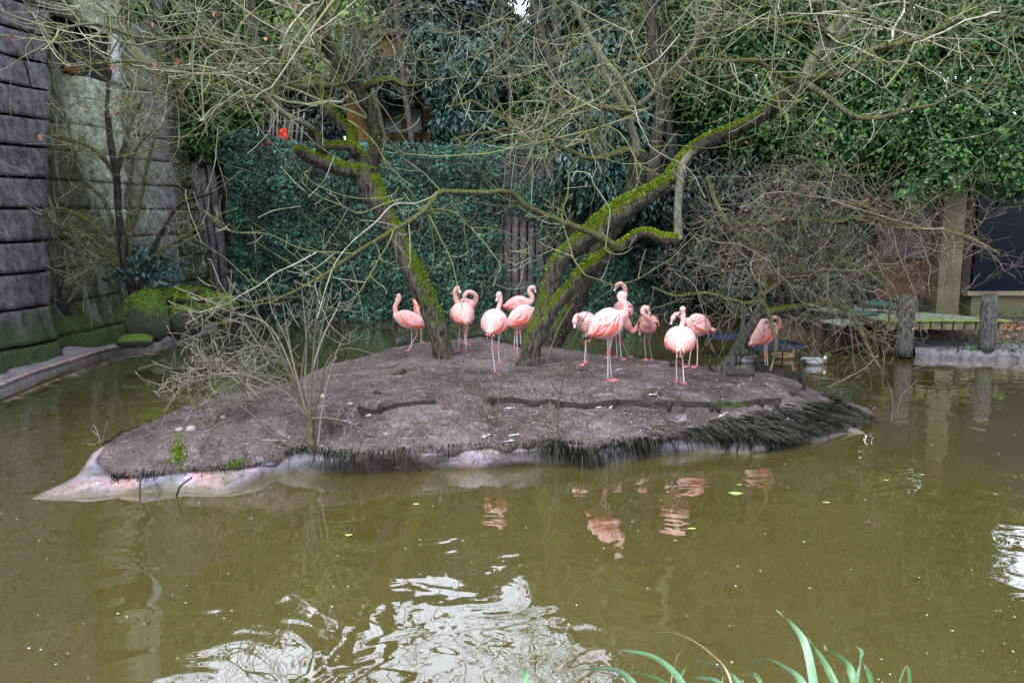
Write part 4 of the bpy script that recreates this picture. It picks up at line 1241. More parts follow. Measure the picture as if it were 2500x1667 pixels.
traced([(863, 620), (820, 616), (768, 615), (715, 600), (665, 575), (615, 568), (569, 567), (530, 545), (505, 520)], .009, .004, YX - .8, YX - 1.6, outB, 10)
traced([(772, 617), (720, 645), (672, 667), (635, 695), (596, 716), (560, 738), (538, 747), (490, 762)], .008, .003, YX - 1, YX - 1.8, outB, 10)
traced([(985, 485), (940, 497), (880, 520), (830, 500), (780, 480), (740, 450), (722, 415)], .008, .004, YX, YX - .6, outB, 6)
traced([(975, 455), (960, 475), (925, 485), (870, 484), (820, 472), (770, 450), (735, 418), (722, 398)], .008, .004, YX + .3, YX, outB, 4)
traced([(985, 470), (1000, 490), (1020, 505), (1045, 520)], .012, .01, YX + .2, YX, outB, 2)
traced([(1010, 455), (985, 440), (960, 415), (935, 385), (915, 350), (880, 315), (850, 295)], .009, .014, YX + .2, YX + .8, outB, 4)
traced([(1068, 470), (1045, 485), (1010, 497), (960, 500), (915, 545), (860, 590), (820, 640), (800, 690), (785, 740), (770, 790)], .008, .004, YX, YX - 1.5, outB, 8)
traced([(1420, 660), (1405, 640), (1396, 620), (1388, 590), (1378, 560), (1372, 520), (1385, 480), (1388, 440), (1393, 415), (1412, 390)], .012, .016, YB_ - 1.3, YB_ - .5, outB, 6)
traced([(1420, 660), (1430, 672), (1460, 682), (1500, 696), (1530, 690), (1560, 680), (1600, 655), (1640, 630), (1680, 590), (1703, 570)], .009, .004, YB_ - 1.3, YB_ - 1.9, outB, 5)
traced([(1478, 610), (1482, 580), (1487, 540), (1488, 510), (1470, 480), (1450, 450), (1440, 428), (1420, 420), (1395, 421)], .009, .007, YB_ - .8, YB_ - .8, outB, 5)
traced([(1478, 610), (1500, 620), (1525, 618), (1545, 605)], .006, .003, YB_ - .8, YB_ - 1, outB, 2)
traced([(1550, 260), (1560, 300), (1580, 340), (1590, 360), (1630, 385), (1665, 400), (1695, 430), (1712, 465), (1722, 485)], .012, .004, YB_ + .2, YB_ - .8, outB, 9)
traced([(1590, 360), (1650, 355), (1740, 362), (1810, 340), (1870, 320), (1920, 300), (1940, 250), (1952, 200)], .008, .003, YB_ - .4, YB_ - 1.0, outB, 8)
traced([(1655, 160), (1700, 190), (1760, 218), (1800, 235), (1850, 245), (1890, 260), (1918, 275), (1924, 305), (1912, 340)], .012, .004, YB_, YB_ - 1.4, outB, 8)
traced([(1200, 320), (1250, 260), (1330, 215), (1420, 195), (1560, 205), (1620, 190), (1680, 200), (1740, 235)], .008, .006, YB_ - 1, YB_ - 1.2, outB, 10)
traced([(1205, 340), (1240, 330), (1310, 318), (1400, 268), (1470, 235), (1520, 190), (1600, 150), (1660, 85)], .008, .010, YB_ - .6, YB_ - .3, outB, 10)
upsB = LB4[15:] + LB5[10:] + LB6 + LB9 + LB9b + LBx
for k in range(26):
    s, r = tr.choice(upsB)
    if k % 3: e = (tr.uniform(1450, 2560), tr.uniform(-170, 230))
    else: e = (tr.uniform(1900, 2560), tr.uniform(120, 380))
    pth = path_to(outB, s, min(r * .6, .022), e[0], e[1], tr.uniform(6.4, 10.8), tr.uniform(-.02, .14))
    spawn(outB, pth, tr.randint(6, 10), (.35, 1.1), .007, 2, .12, 1, (0, 0, -.05), .06, .3, (4, 3, 3))
for L_, c_ in ((LB6, 26), (LB7, 16), (LB9, 12), (LBx, 12), (LB5, 12), (LC1[40:], 26)): spawn(outB, L_, c_, (.3, 1.0), .007, 2, .15, 1, (0, 0, 0), .06, .3, (4, 3, 2))
spawn(outB, LC1[15:45], 14, (.3, .9), .007, 3, 0, 1, (0, 0, .2), .10, .3, (4, 3, 2))
for k in range(9):
    s, r = tr.choice(LB4[-20:])
    e = (tr.uniform(1300, 2700), tr.uniform(-620, -120))
    pth = path_to(outB, s, .03, e[0], e[1], tr.uniform(7.5, 11.5), tr.uniform(.0, .1))
    spawn(outB, pth, 10, (.5, 1.3), .010, 2, .1, 1, (0, 0, .1), .1, .28, (4, 3, 2))
tubes_np('twigs', outB, M['twig'], tB, 3)

# ---- tree C behind B
bc = GI(1352, 846)
YC = bc.y
tC = thing('mossy_tree', 'dark leaning tree standing behind the forked mossy tree, grey limbs above', 'tree', tuple(bc), 0, 'old trees on the island')
tk, o = limb(tC, 'trunk', [(1338, 858, 26), (1348, 842, 24), (1366, 812, 23), (1386, 777, 22), (1402, 745, 21), (1418, 710, 20), (1440, 660, 20), (1470, 600, 20), (1505, 540, 21), (1535, 490, 22), (1549, 455, 20), (1554, 420, 18), (1557, 392, 17), (1557, 370, 14)], YC, YC, 'bark_dark', 14, .24, base_flare=.2)
moss_on(o, tC, 2400, .03, 'moss_dk', .1, None, 11)
LC2, o = limb(tC, 'limb', [(1557, 375, 10), (1553, 350, 9), (1544, 322, 9), (1536, 296, 9), (1529, 270, 9), (1514, 245, 8), (1498, 222, 8), (1486, 200, 8), (1475, 178, 8), (1462, 140, 7), (1440, 95, 7), (1420, 50, 6), (1400, 0, 6), (1385, -60, 5), (1370, -160, 4)], YC, YC - .4, 'bark_grey', 10, .12)
LC3, o = limb(tC, 'limb', [(1557, 380, 8), (1533, 366, 7), (1510, 372, 6.5), (1487, 380, 6.5), (1460, 386, 6.5), (1437, 387, 6), (1407, 376, 6), (1380, 364, 5.5), (1353, 353, 5), (1325, 340, 5), (1296, 326, 5), (1267, 311, 5), (1238, 295, 4.5), (1200, 276, 4.5), (1154, 248, 4), (1130, 255, 3), (1090, 262, 2.5)], YC - .1, YC - 2.0, 'bark_willow', 8, .1)
LC4, o = limb(tC, 'limb', [(1533, 268, 9), (1555, 258, 7.5), (1570, 250, 7.5), (1590, 232, 7), (1604, 215, 6.5), (1617, 196, 6.5), (1636, 176, 6), (1655, 158, 6), (1675, 135, 6), (1697, 105, 5.5), (1703, 50, 5), (1700, 0, 4)], YC - .1, YC - 1, 'bark_grey', 8, .12)
LC5, o = limb(tC, 'limb', [(1533, 268, 9), (1500, 266, 8), (1468, 263, 7.5), (1430, 258, 7), (1400, 268, 5), (1365, 282, 5), (1310, 297, 4.5), (1257, 311, 4), (1200, 322, 3.5), (1140, 332, 3), (1100, 342, 2)], YC - .2, YC - 1.8, 'bark_willow', 8, .12)
LC6, o = limb(tC, 'limb', [(1553, 262, 11), (1533, 225, 9), (1515, 195, 8), (1478, 150, 7.5), (1452, 110, 7), (1425, 60, 6.5), (1400, 10, 6)], YC - .1, YC + .4, 'bark_grey', 8, .1)
outC = []
upsC = LC2[8:] + LC3[10:] + LC4[4:] + LC5[5:]
for k in range(18):
    s, r = tr.choice(upsC)
    e = (tr.uniform(850, 1750), tr.uniform(-170, 230)) if k % 3 else (tr.uniform(900, 1650), tr.uniform(200, 430))
    pth = path_to(outC, s, min(r * .6, .022), e[0], e[1], tr.uniform(6.5, 11.5), tr.uniform(-.05, .12))
    spawn(outC, pth, tr.randint(7, 10), (.4, 1.2), .007, 2, .12, 1, (0, 0, -.05), .06, .3, (4, 4, 3))
for L_ in (LC2, LC3, LC4, LC5): spawn(outC, L_, 14, (.4, 1.2), .008, 2, .15, 1, (0, 0, 0), .06, .3, (4, 4, 3))
traced([(1393, 300), (1370, 320), (1350, 345), (1347, 352), (1370, 372), (1395, 400)], .012, .005, YC - 1.4, YC - 1.8, outC, 3)
tubes_np('twigs', outC, M['twig'], tC, 3)

# ---- tree D: small leaning willow with a haze of drooping twigs
bd = GI(1772, 908)
YD = bd.y
tD = thing('willow_shrub', 'small leaning shrubby tree with dense drooping bare twigs at the right', 'tree', tuple(bd))
tk, o = limb(tD, 'trunk', [(1752, 918, 26), (1768, 904, 22), (1782, 880, 14), (1800, 850, 13), (1822, 812, 12), (1845, 780, 11), (1862, 750, 10)], YD, YD, 'bark_far', 12, .22, base_flare=.5)
mD = []
LD1, o = limb(tD, 'limb', [(1850, 775, 9), (1858, 740, 10), (1862, 705, 10), (1860, 670, 9), (1850, 630, 9), (1840, 600, 8), (1815, 580, 8), (1790, 565, 7), (1775, 545, 7), (1755, 510, 6), (1740, 475, 5), (1725, 430, 4)], YD, YD + .3, 'bark_willow', 10, .15)
LD2, o = limb(tD, 'limb', [(1862, 705, 8), (1872, 670, 7), (1876, 640, 7), (1870, 600, 6), (1868, 570, 5)], YD, YD + .2, 'bark_willow', 8, .15)
LD3, o = limb(tD, 'limb', [(1790, 563, 7), (1820, 548, 7), (1870, 545, 7), (1930, 535, 7), (1990, 538, 6), (2050, 540, 5), (2120, 530, 4), (2200, 560, 3)], YD + .2, YD - .6, 'bark_willow', 8, .15)
LD4, o = limb(tD, 'limb', [(1855, 765, 9), (1890, 758, 9), (1940, 750, 8), (1990, 745, 8), (2040, 742, 7), (2080, 770, 6), (2105, 810, 5), (2120, 850, 4), (2150, 900, 3)], YD, YD - .8, 'bark_willow', 8, .12)
LD5, o = limb(tD, 'limb', [(1860, 720, 6), (1900, 690, 6), (1960, 655, 5.5), (2040, 640, 5), (2110, 660, 4.5), (2170, 720, 4), (2170, 790, 3)], YD, YD - .5, 'bark_willow', 8, .12)
LD6, o = limb(tD, 'limb', [(1868, 570, 5), (1950, 560, 6), (2080, 500, 6), (2140, 520, 6), (2200, 555, 5.5), (2290, 562, 5), (2365, 580, 4), (2440, 620, 3)], YD + .2, YD - 1, 'bark_willow', 8, .12)
LD7, o = limb(tD, 'limb', [(1800, 742, 5), (1830, 740, 6), (1855, 735, 7), (1875, 760, 6), (1885, 800, 5), (1895, 840, 5), (1888, 880, 3), (1880, 905, 3)], YD - .3, YD - .5, 'bark_willow', 8, .12)
LD8, o = limb(tD, 'limb', [(1812, 870, 5), (1812, 800, 6), (1815, 745, 5), (1780, 730, 5), (1720, 715, 4), (1650, 722, 3), (1590, 700, 2)], YD - .2, YD - .8, 'bark_willow', 8, .12)
outD = []
for L_, c_ in ((LD1, 34), (LD3, 40), (LD4, 40), (LD5, 40), (LD6, 34), (LD2, 16), (LD8, 16)):
    spawn(outD, L_, c_, (.35, 1.1), .006, 2, .15, 1, (.1, -.1, .0), -.04, .42, (5, 4, 3))
srcD = LD1 + LD3 + LD4 + LD5 + LD6
for k in range(54):
    s, r = tr.choice(srcD)
    t_ = tr.random()
    if t_ < .6: e = (tr.gauss(2000, 170), tr.gauss(560, 95))
    elif t_ < .85: e = (tr.gauss(2080, 130), tr.gauss(760, 70))
    else: e = (tr.uniform(1560, 1800), tr.uniform(520, 760))
    pth = path_to(outD, s, .010, e[0], e[1], YD + tr.uniform(-1.5, 1.3), tr.uniform(.0, .35))
    spawn(outD, pth, tr.randint(7, 11), (.25, .8), .005, 2, .12, 1, (0, 0, -.1), -.03, .42, (4, 4, 3))
traced([(1855, 700), (1840, 650), (1760, 560), (1720, 450), (1700, 415)], .007, .004, YD - .4, YD - .6, outD, 6)
traced([(1960, 520), (2000, 440), (2030, 360), (2060, 310)], .008, .003, YD - .6, YD - .8, outD, 5)
traced([(2200, 555), (2260, 500), (2330, 455), (2390, 410)], .008, .003, YD - .7, YD - .9, outD, 12)
traced([(2365, 575), (2400, 540), (2420, 500), (2460, 480)], .006, .003, YD - .8, YD - .9, outD, 12)
traced([(2400, 600), (2440, 640), (2450, 660), (2480, 675)], .006, .003, YD - .8, YD - .9, outD, 8)
traced([(1900, 840), (1960, 860), (2020, 895), (2080, 898), (2120, 885)], .006, .003, YD - .8, YD - .9, outD, 5)
tubes_np('twigs', outD, M['twig_brown'], tD, 3)
# curled dead leaves caught in the shrub
dl = [outD[tr.randrange(len(outD))][0][-1] for _ in range(130)]
o = leaves_np('dead_leaves', dl, npr.randn(130, 3), npr.uniform(.025, .055, 130), LEAF_V, LEAF_F, M['deadleaf'], tD); o['kind'] = 'stuff'
dl = [outA[tr.randrange(len(outA))][0][-1] for _ in range(500)]
dl = [p for p in dl if p[0] < -2.6 and p[2] > 2.8][:110]
o = leaves_np('dead_leaves', dl, npr.randn(len(dl), 3), npr.uniform(.05, .10, len(dl)), LEAF_V, LEAF_F, M['deadleaf'], tA, droop=(0, 0, -2)); o['kind'] = 'stuff'

# ---- front shrub on the near edge: bundle of pale shoots
be = GI(757, 1088)
YE = be.y
tE = thing('shoot_shrub', 'fan of pale upright shoots growing from the near edge of the island', 'shrub', tuple(be))
tk, o = limb(tE, 'stump', [(770, 1106, 11), (760, 1080, 10), (758, 1040, 9), (752, 1005, 8)], YE, YE, 'bark_willow', 10, .2, base_flare=.4)
stems = [[(752, 1010), (735, 960), (715, 880), (700, 800), (690, 740)], [(755, 1010), (745, 930), (748, 850), (745, 790), (737, 706)], [(757, 1030), (760, 940), (765, 870), (770, 800), (778, 720), (790, 660)], [(768, 1090), (772, 980), (778, 850), (800, 740), (812, 690)],
         [(775, 1095), (790, 980), (815, 880), (835, 830)], [(750, 1000), (720, 900), (700, 830), (665, 760), (655, 715)], [(748, 990), (690, 880), (680, 800), (662, 720)], [(740, 1000), (700, 900), (640, 830), (590, 780), (560, 750)], [(745, 1010), (700, 960), (600, 915), (520, 915), (460, 925), (420, 950), (380, 960)],
         [(745, 985), (720, 955), (690, 925), (620, 920), (540, 955), (480, 975)], [(735, 1080), (650, 1074), (580, 1075), (480, 1090), (395, 1092)], [(750, 1000), (720, 965), (640, 975), (560, 985), (500, 1050), (462, 1015)], [(755, 1022), (800, 1020), (860, 1035), (900, 1060)], [(750, 1095), (690, 1080), (600, 1000), (550, 985)],
         [(740, 1090), (690, 1115), (640, 1140), (600, 1160)], [(745, 1085), (680, 1130), (590, 1168)], [(722, 1080), (728, 1130), (735, 1175)], [(775, 1095), (840, 1125), (880, 1090), (875, 1060)], [(750, 1010), (735, 940), (745, 850), (758, 760), (770, 720)], [(760, 1030), (785, 950), (800, 880), (850, 850), (930, 870)],
         [(755, 1010), (730, 970), (690, 870), (655, 800), (625, 760), (600, 700)], [(750, 1020), (765, 900), (790, 820), (820, 760), (830, 735)], [(745, 1000), (700, 870), (650, 790), (560, 760), (500, 730), (425, 700)], [(742, 980), (700, 900), (650, 850), (600, 850), (540, 900), (500, 925), (460, 930)]]
outE = []
for s in stems: 
    f_ = tr.uniform(-.5, .4)
    L_ = traced(s, .0125, .0045, YE, YE + f_, outE, 0, sub=5)
    spawn(outE, L_, 5, (.1, .35), .0035, 2, .3, 1, (0, 0, 0), .1, .3, (3, 2))
for k in range(26):      # tangle trailing to the left
    s = tr.choice(stems[7:12] + stems[22:24])
    a_ = s[tr.randrange(2, len(s))]
    st = P(a_[0], a_[1], YE + .2)
    pth = path_to(outE, st, .006, tr.gauss(540, 80), tr.gauss(905, 45), YE + tr.uniform(-.1, 1.0), tr.uniform(-.1, .3))
    spawn(outE, pth, 7, (.12, .45), .0035, 2, .1, 1, (0, 0, 0), .0, .42, (3, 3))
tubes_np('shoots', outE, M['twig_pale'], tE, 4)
# thin saplings at the near edge
for j, (bpx, sts, lab) in enumerate(((1362, [[(1368, 1085), (1355, 1050), (1345, 1000), (1335, 920), (1335, 880), (1345, 850), (1370, 790), (1400, 740)], [(1365, 1080), (1362, 1010), (1372, 940), (1385, 880), (1405, 820), (1430, 770), (1450, 740), (1500, 700)], [(1335, 890), (1350, 940), (1372, 960), (1415, 962), (1425, 950)]], 'two thin bare saplings rising from the near edge right of centre'),
                                  (1218, [[(1206, 1045), (1195, 1010), (1178, 970), (1150, 950), (1105, 946)], [(1220, 1050), (1217, 1010), (1220, 960), (1240, 910), (1290, 880), (1330, 872)], [(1222, 1060), (1205, 1045), (1195, 1030)]], 'pair of arching bare twigs rooted at the middle of the near edge'))):
    p = GI(bpx, sts[0][0][1] - 6)
    t = thing('sapling', lab, 'sapling', tuple(p))
    o_ = []
    for s in sts:
        L_ = traced(s, .008, .003, p.y, p.y + tr.uniform(-.1, .3), o_, 0, sub=5)
        spawn(o_, L_, 5, (.06, .2), .003, 1, .3, 1, (0, 0, 0), .1, .3)
    tubes_np('stems', o_, M['twig_brown'], t, 4)

# ---- bush by the boulders at the left wall
bf = P(330, 770, 14.6)
tF = thing('wall_shrub', 'bare many stemmed shrub in front of the cliff wall above the mossy boulders', 'shrub', tuple(bf))
Yf = 14.2
stF = [[(330, 770, 12), (322, 700, 11), (305, 650, 10), (300, 600, 9), (290, 520, 8), (285, 440, 9), (275, 380, 8), (265, 300, 7), (262, 240, 5), (270, 160, 4)], [(285, 430, 7), (260, 395, 6), (235, 370, 5), (190, 345, 4), (120, 330, 3)], [(340, 760, 9), (345, 690, 8), (370, 620, 7), (400, 560, 5), (440, 500, 4), (520, 470, 3)],
       [(285, 420, 7), (300, 370, 6), (320, 300, 4), (350, 240, 3)], [(315, 640, 6), (318, 520, 5), (322, 400, 4), (350, 340, 3), (400, 310, 2)], [(300, 640, 6), (260, 500, 5), (200, 430, 4), (165, 300, 3), (130, 200, 2)], [(330, 690, 6), (300, 640, 6), (230, 625, 4), (190, 700, 4), (165, 740, 3)], [(300, 620, 6), (340, 500, 5), (360, 400, 4), (380, 330, 3)], [(320, 660, 6), (350, 640, 5), (430, 590, 4), (500, 545, 3)], [(310, 660, 6), (240, 560, 5), (150, 510, 4), (95, 530, 3)], [(310, 665, 6), (270, 640, 5), (220, 580, 4), (120, 540, 3)]]
outF = []
for s in stF:
    n_ = len(s)
    L_, o = limb(tF, 'stem', s, Yf, Yf - .5, 'bark_dark' if s[0][2] > 8 else 'bark_willow', 8, .15)
    spawn(outF, L_, 22, (.35, 1.2), .007, 3, .2, 1, (0, -.1, .1), .05, .36, (4, 3, 2))
tubes_np('twigs', outF, M['twig'], tF, 3)
lv, ln = [], []
for k in range(700):
    px, py = tr.gauss(350, 45), tr.gauss(655, 28)
    lv.append(tuple(P(px, py, Yf + tr.uniform(-.3, .7)))); ln.append((tr.gauss(0, .6), -1, tr.gauss(.4, .5)))
o = leaves_np('evergreen_leaves', lv, ln, npr.uniform(.07, .14, 700), LEAF_V, LEAF_F, M['blueleaf'], tF); o['kind'] = 'stuff'

# ---- leafy masses
def crown_pts(ells, n, rs, shell=.13, amp=.22, front=True, size=(.1, .16), up=.45):
    """leaf positions spread through the outer part of several lobes"""
    w = np.array([e[1] * e[1] for e in ells], float); w /= w.sum()
    idx = rs.choice(len(ells), n, p=w)
    d = rs.randn(n, 3); d /= np.linalg.norm(d, axis=1, keepdims=True)
    if front: d[:, 1] = np.where(d[:, 1] > .35, -d[:, 1], d[:, 1])
    C_ = np.array([tuple(e[0]) for e in ells]); Rr_ = np.array([e[1] for e in ells]); S = np.array([e[2] if len(e) > 2 else 1 for e in ells])
    r = Rr_[idx]
    nz = np.array([mnoise.noise(Vector((v[0] * 2.3 + i * 3.1, v[1] * 2.3, v[2] * 2.3))) + .5 * mnoise.noise(Vector((v[0] * 6, v[1] * 6 + i, v[2] * 6))) for v, i in zip(d, idx)])
    k = 1 + amp * nz - np.abs(rs.randn(n)) * shell
    pos = C_[idx] + d * (r * k)[:, None] * np.array([1, 1, 1.0]) 
    pos[:, 2] = C_[idx][:, 2] + d[:, 2] * r * k * S[idx]
    nrm = d * .8 + rs.randn(n, 3) * .45 + np.array([0, -.15, up])
    return pos, nrm, rs.uniform(size[0], size[1], n)
def E(px, py, Y, r, s=1.0): return (P(px, py, Y), r, s)
def leafy(name, label, cat, ells, n, V0, F0, mat, size, seed, group=None, trunk=None, droop=(0, 0, -1.0), up=.45, amp=.22, shell=.13, twist=.7, inner=.45):
    base = ells[0][0]
    t = thing(name, label, cat, (base.x, base.y, max(0, ground_z(base.x, base.y))), 0, group)
    rs = np.random.RandomState(seed)
    pos, nrm, sz = crown_pts(ells, n, rs, shell, amp, True, size, up)
    leaves_np('crown', pos, nrm, sz, V0, F0, M[mat], t, droop=droop, twist=twist)
    m_ = int(n * inner)
    e2 = [(e[0] + Vector((0, .25, 0)), e[1] * .78, e[2] if len(e) > 2 else 1) for e in ells]
    pos, nrm, sz = crown_pts(e2, m_, rs, .1, .15, True, (size[0] * 2.0, size[1] * 2.2), .1)
    o = leaves_np('inner_foliage', pos, nrm, sz, V0, F0, M[mat], t, twist=.9)
    o['kind'] = 'stuff'
    if trunk:
        pts, mt = trunk
        L_, o = limb(t, 'trunk', pts[0], pts[1], pts[1], mt, 10, .2)
    return t
G1 = 'evergreen trees at the right bank'
leafy('laurel_tree', 'glossy green evergreen leaning over the shrub, left one of the right bank', 'tree', [E(1760, 150, 19.5, 2.2), E(1850, 260, 19, 1.9), E(1700, 20, 20, 2.2), E(1900, 30, 20, 2.4), E(1640, 110, 21, 1.5), E(1800, -200, 20.5, 2.6), E(1750, -480, 21, 2.6)], 24000, LEAF_V, LEAF_F, 'laurel', (.08, .15), 31, G1, (([(1760, 720, 16), (1765, 500, 15), (1760, 300, 13), (1750, 100, 10)], 20.3), 'bark_far'))
leafy('laurel_tree', 'tall green evergreen in the middle of the right bank behind the mossy limb', 'tree', [E(2070, 130, 18.5, 2.2), E(2150, 300, 17.8, 1.7), E(2030, 330, 18.2, 1.6), E(2200, 20, 19, 2.4), E(2080, -220, 20, 2.7), E(2000, -520, 21, 2.8)], 24000, LEAF_V, LEAF_F, 'laurel', (.08, .14), 32, G1, (([(2130, 700, 16), (2120, 500, 15), (2110, 250, 13), (2100, 50, 10)], 19.4), 'bark_far'))
leafy('laurel_tree', 'evergreen hanging over the dark window at the right edge', 'tree', [E(2380, 120, 17.5, 2.1), E(2400, 300, 16.6, 1.35), E(2310, 400, 16.3, .85), E(2480, 420, 15.9, .75), E(2250, 330, 17, 1.1), E(2460, 10, 18, 2.2), E(2380, -220, 19, 2.4), E(2200, -420, 20, 2.4), E(2235, 470, 16.2, .45)], 24000, LEAF_V, LEAF_F, 'laurel', (.075, .13), 33, G1, (([(2440, 420, 10), (2440, 250, 10), (2430, 100, 8)], 18.6), 'bark_far'))
leafy('drooping_bush', 'bluish evergreen with long drooping leaves at the end of the ivy wall', 'shrub', [E(1490, 330, 19.9, 1.35), E(1440, 420, 19.6, .95), E(1520, 470, 19.6, .95), E(1560, 250, 20.4, 1.4), E(1480, 200, 21, 1.3), E(1560, 380, 20, 1.2)], 7800, SLIM_V, LEAF_F, 'blueleaf', (.17, .27), 34, None, None, (0, -.2, -2.4), .5, .25, .14, .45)
leafy('dark_bush', 'deep shaded evergreen bush behind the bare twiggy shrub', 'shrub', [E(1690, 450, 20, 1.5), E(1830, 500, 19.2, 1.5), E(1960, 560, 18.3, 1.4), E(1720, 640, 20.2, 1.3), E(1850, 690, 19.4, 1.2), E(1990, 440, 18.6, 1.3), E(1620, 620, 20.5, .9), E(1660, 330, 20.6, 1.1), E(1745, 350, 20.4, 1.1), E(1700, 420, 20.4, 1.0), E(1865, 345, 20.2, 1.2), E(1960, 330, 20, 1.2), E(2030, 690, 17.6, .9), E(2170, 430, 18.8, 1.0), E(2110, 420, 18.8, .9)], 14000, SLIM_V, LEAF_F, 'darkleaf', (.12, .22), 35, None, None, (0, -.2, -1.6), .4)
leafy('house_shrub', 'dark blue green shrub covering the right half of the ochre house', 'shrub', [E(1150, 210, 24.2, 1.5), E(1120, 300, 23.8, 1.0), E(1230, 170, 24.5, 1.3), E(1180, 320, 23.6, .9), E(1060, 130, 24.6, 1.0), E(1000, 185, 24.6, .9), E(925, 215, 24.8, .7), E(870, 150, 25, .9)], 7000, SLIM_V, LEAF_F, 'blueleaf', (.16, .28), 36, None, None, (0, -.2, -1.6))
leafy('corner_bush', 'dark fern like bush on top of the corner where cliff and ivy wall meet', 'shrub', [E(520, 340, 21.2, .75), E(560, 270, 22.5, 1.0), E(500, 230, 22.5, 1.2), E(470, 340, 21.3, .6)], 5200, SLIM_V, LEAF_F, 'laurel', (.12, .24), 37)
leafy('background_tree', 'green evergreen above the cliff wall corner at upper left', 'tree', [E(460, 110, 24, 1.9), E(560, 120, 25, 1.7), E(400, -20, 24, 2.0), E(560, -20, 26, 1.9)], 10000, LEAF_V, LEAF_F, 'laurel', (.14, .24), 38, 'far trees behind the ivy wall', (([(560, 330, 9), (556, 200, 9), (550, 60, 8)], 24.5), 'bark_far'))
leafy('background_tree', 'bright leaved tree left of the ochre house behind bare branches', 'tree', [E(700, 70, 27, 1.7), E(660, 170, 27, 1.2), E(770, -20, 28, 1.7), E(830, 60, 28, 1.3), E(790, 165, 27, 1.0), E(760, 130, 27, 1.0)], 6500, LEAF_V, LEAF_F, 'brightleaf', (.16, .30), 39, 'far trees behind the ivy wall', (([(690, 340, 9), (695, 200, 9), (700, 60, 8)], 27), 'bark_far'))
leafy('background_tree', 'dark tree crown directly above the ochre house roof', 'tree', [E(930, 30, 31, 1.7), E(1030, 60, 31, 1.6), E(960, 110, 30, 1.2)], 7000, LEAF_V, LEAF_F, 'darkleaf', (.18, .30), 40, 'far trees behind the ivy wall', (([(980, 340, 9), (985, 200, 9), (990, 80, 8)], 31), 'bark_far'))
leafy('background_tree', 'dark tree crown above the stone hut left of the sky gap', 'tree', [E(1160, 50, 33, 1.8), E(1110, 110, 32, 1.2), E(1230, 90, 33, 1.1)], 6000, LEAF_V, LEAF_F, 'darkleaf', (.18, .30), 41, 'far trees behind the ivy wall', (([(1190, 340, 9), (1195, 200, 9), (1200, 80, 8)], 33), 'bark_far'))
leafy('background_tree', 'glossy tree right of the sky gap in the top middle', 'tree', [E(1400, 60, 26, 1.8), E(1480, 20, 25, 1.7), E(1400, 170, 25, 1.2), E(1530, 110, 23.5, 1.3), E(1340, 130, 27, 1.0)], 9000, SLIM_V, LEAF_F, 'blueleaf', (.18, .30), 42, 'far trees behind the ivy wall', (([(1450, 340, 9), (1445, 200, 9), (1440, 80, 8)], 26), 'bark_far'))
leafy('background_tree', 'shaded shrubby tree between dark shed and drooping bush', 'tree', [E(1300, 250, 24, .9), E(1340, 330, 23.5, .7), E(1250, 330, 24, .6)], 3500, SLIM_V, LEAF_F, 'laurel', (.12, .22), 43, 'far trees behind the ivy wall')
leafy('dark_hedge', 'dark hedge filling the gap behind the slat fence', 'hedge', [E(600, 300, 25, 1.0), E(690, 330, 25.5, .9), E(780, 320, 26, .9), E(740, 230, 26, 1.0), E(830, 250, 27, 1.0), E(650, 240, 25.5, .9)] + [E(q_, 384, 23.2, .5) for q_ in range(560, 1640, 65)], 12000, LEAF_V, LEAF_F, 'darkleaf', (.14, .24), 50)
# tall trees outside the picture that shade the place and show in the water
leafy('shade_tree', 'tall evergreen standing on the terrace above the left cliff', 'tree', [(Vector((-14, 14, 9.5)), 4.2, 1.3), (Vector((-12.5, 20, 9)), 3.0, 1.3), (Vector((-13, 8.5, 9)), 3.2, 1.3), (Vector((-15, 17, 14)), 3.5, 1.0)], 9000, LEAF_V, LEAF_F, 'laurel', (.30, .5), 44)
leafy('shade_tree', 'very tall evergreen rising behind the right bank', 'tree', [(Vector((9, 22, 13)), 4.0, 1.2), (Vector((14, 19, 12)), 4.0, 1.2), (Vector((6.3, 24, 11)), 3.0, 1.3)], 9000, LEAF_V, LEAF_F, 'laurel', (.30, .5), 45)
# tall bare or leafless trunks beyond the wall
far = [(([(1590, 470, 15), (1605, 330, 14), (1612, 250, 13), (1600, 120, 13), (1590, 40, 12), (1585, -60, 11), (1580, -200, 9)], 17.5), 'thick dark bare trunk rising behind the drooping bush'),
       (([(1640, 420, 9), (1632, 250, 8), (1628, 100, 8), (1620, -40, 7)], 18.5), 'slim grey trunk just right of the thick dark trunk'),
       (([(1645, 200, 14), (1690, 120, 13), (1740, 55, 12), (1790, 0, 11), (1830, -80, 9)], 17), 'mossy dark limb slanting up to the right over the laurel'),
       (([(702, 350, 8), (700, 300, 7.5), (668, 230, 7.5), (637, 145, 7), (620, 60, 7), (615, -60, 6)], 22.8), 'pale bent trunk behind the red ribbons'),
       (([(1008, 370, 7), (1000, 300, 6.5), (985, 200, 6), (975, 100, 6), (960, -50, 5)], 23), 'thin pale trunk in front of the ochre house'),
       (([(950, 380, 6), (930, 300, 6), (905, 200, 6), (870, 80, 5), (840, -50, 4)], 23.2), 'thin trunk slanting left before the ochre wall'),
       (([(1385, 410, 7), (1382, 330, 7), (1372, 240, 6), (1362, 100, 6), (1350, -40, 5)], 22.6), 'slim reddish trunk before the dark shed'),
       (([(1250, 380, 4), (1247, 280, 4), (1243, 180, 3.5), (1240, 60, 3)], 22.4), 'very thin pale stem left of the reddish trunk'),
       (([(560, 380, 7), (548, 300, 7), (530, 200, 7), (528, 80, 6), (525, -50, 5)], 22), 'grey trunk above the weathered pales in the corner'),
       (([(1300, 400, 9), (1330, 280, 8), (1350, 200, 8), (1330, 100, 7), (1290, -20, 6)], 24), 'dark mossy trunk beside the dark shed')]
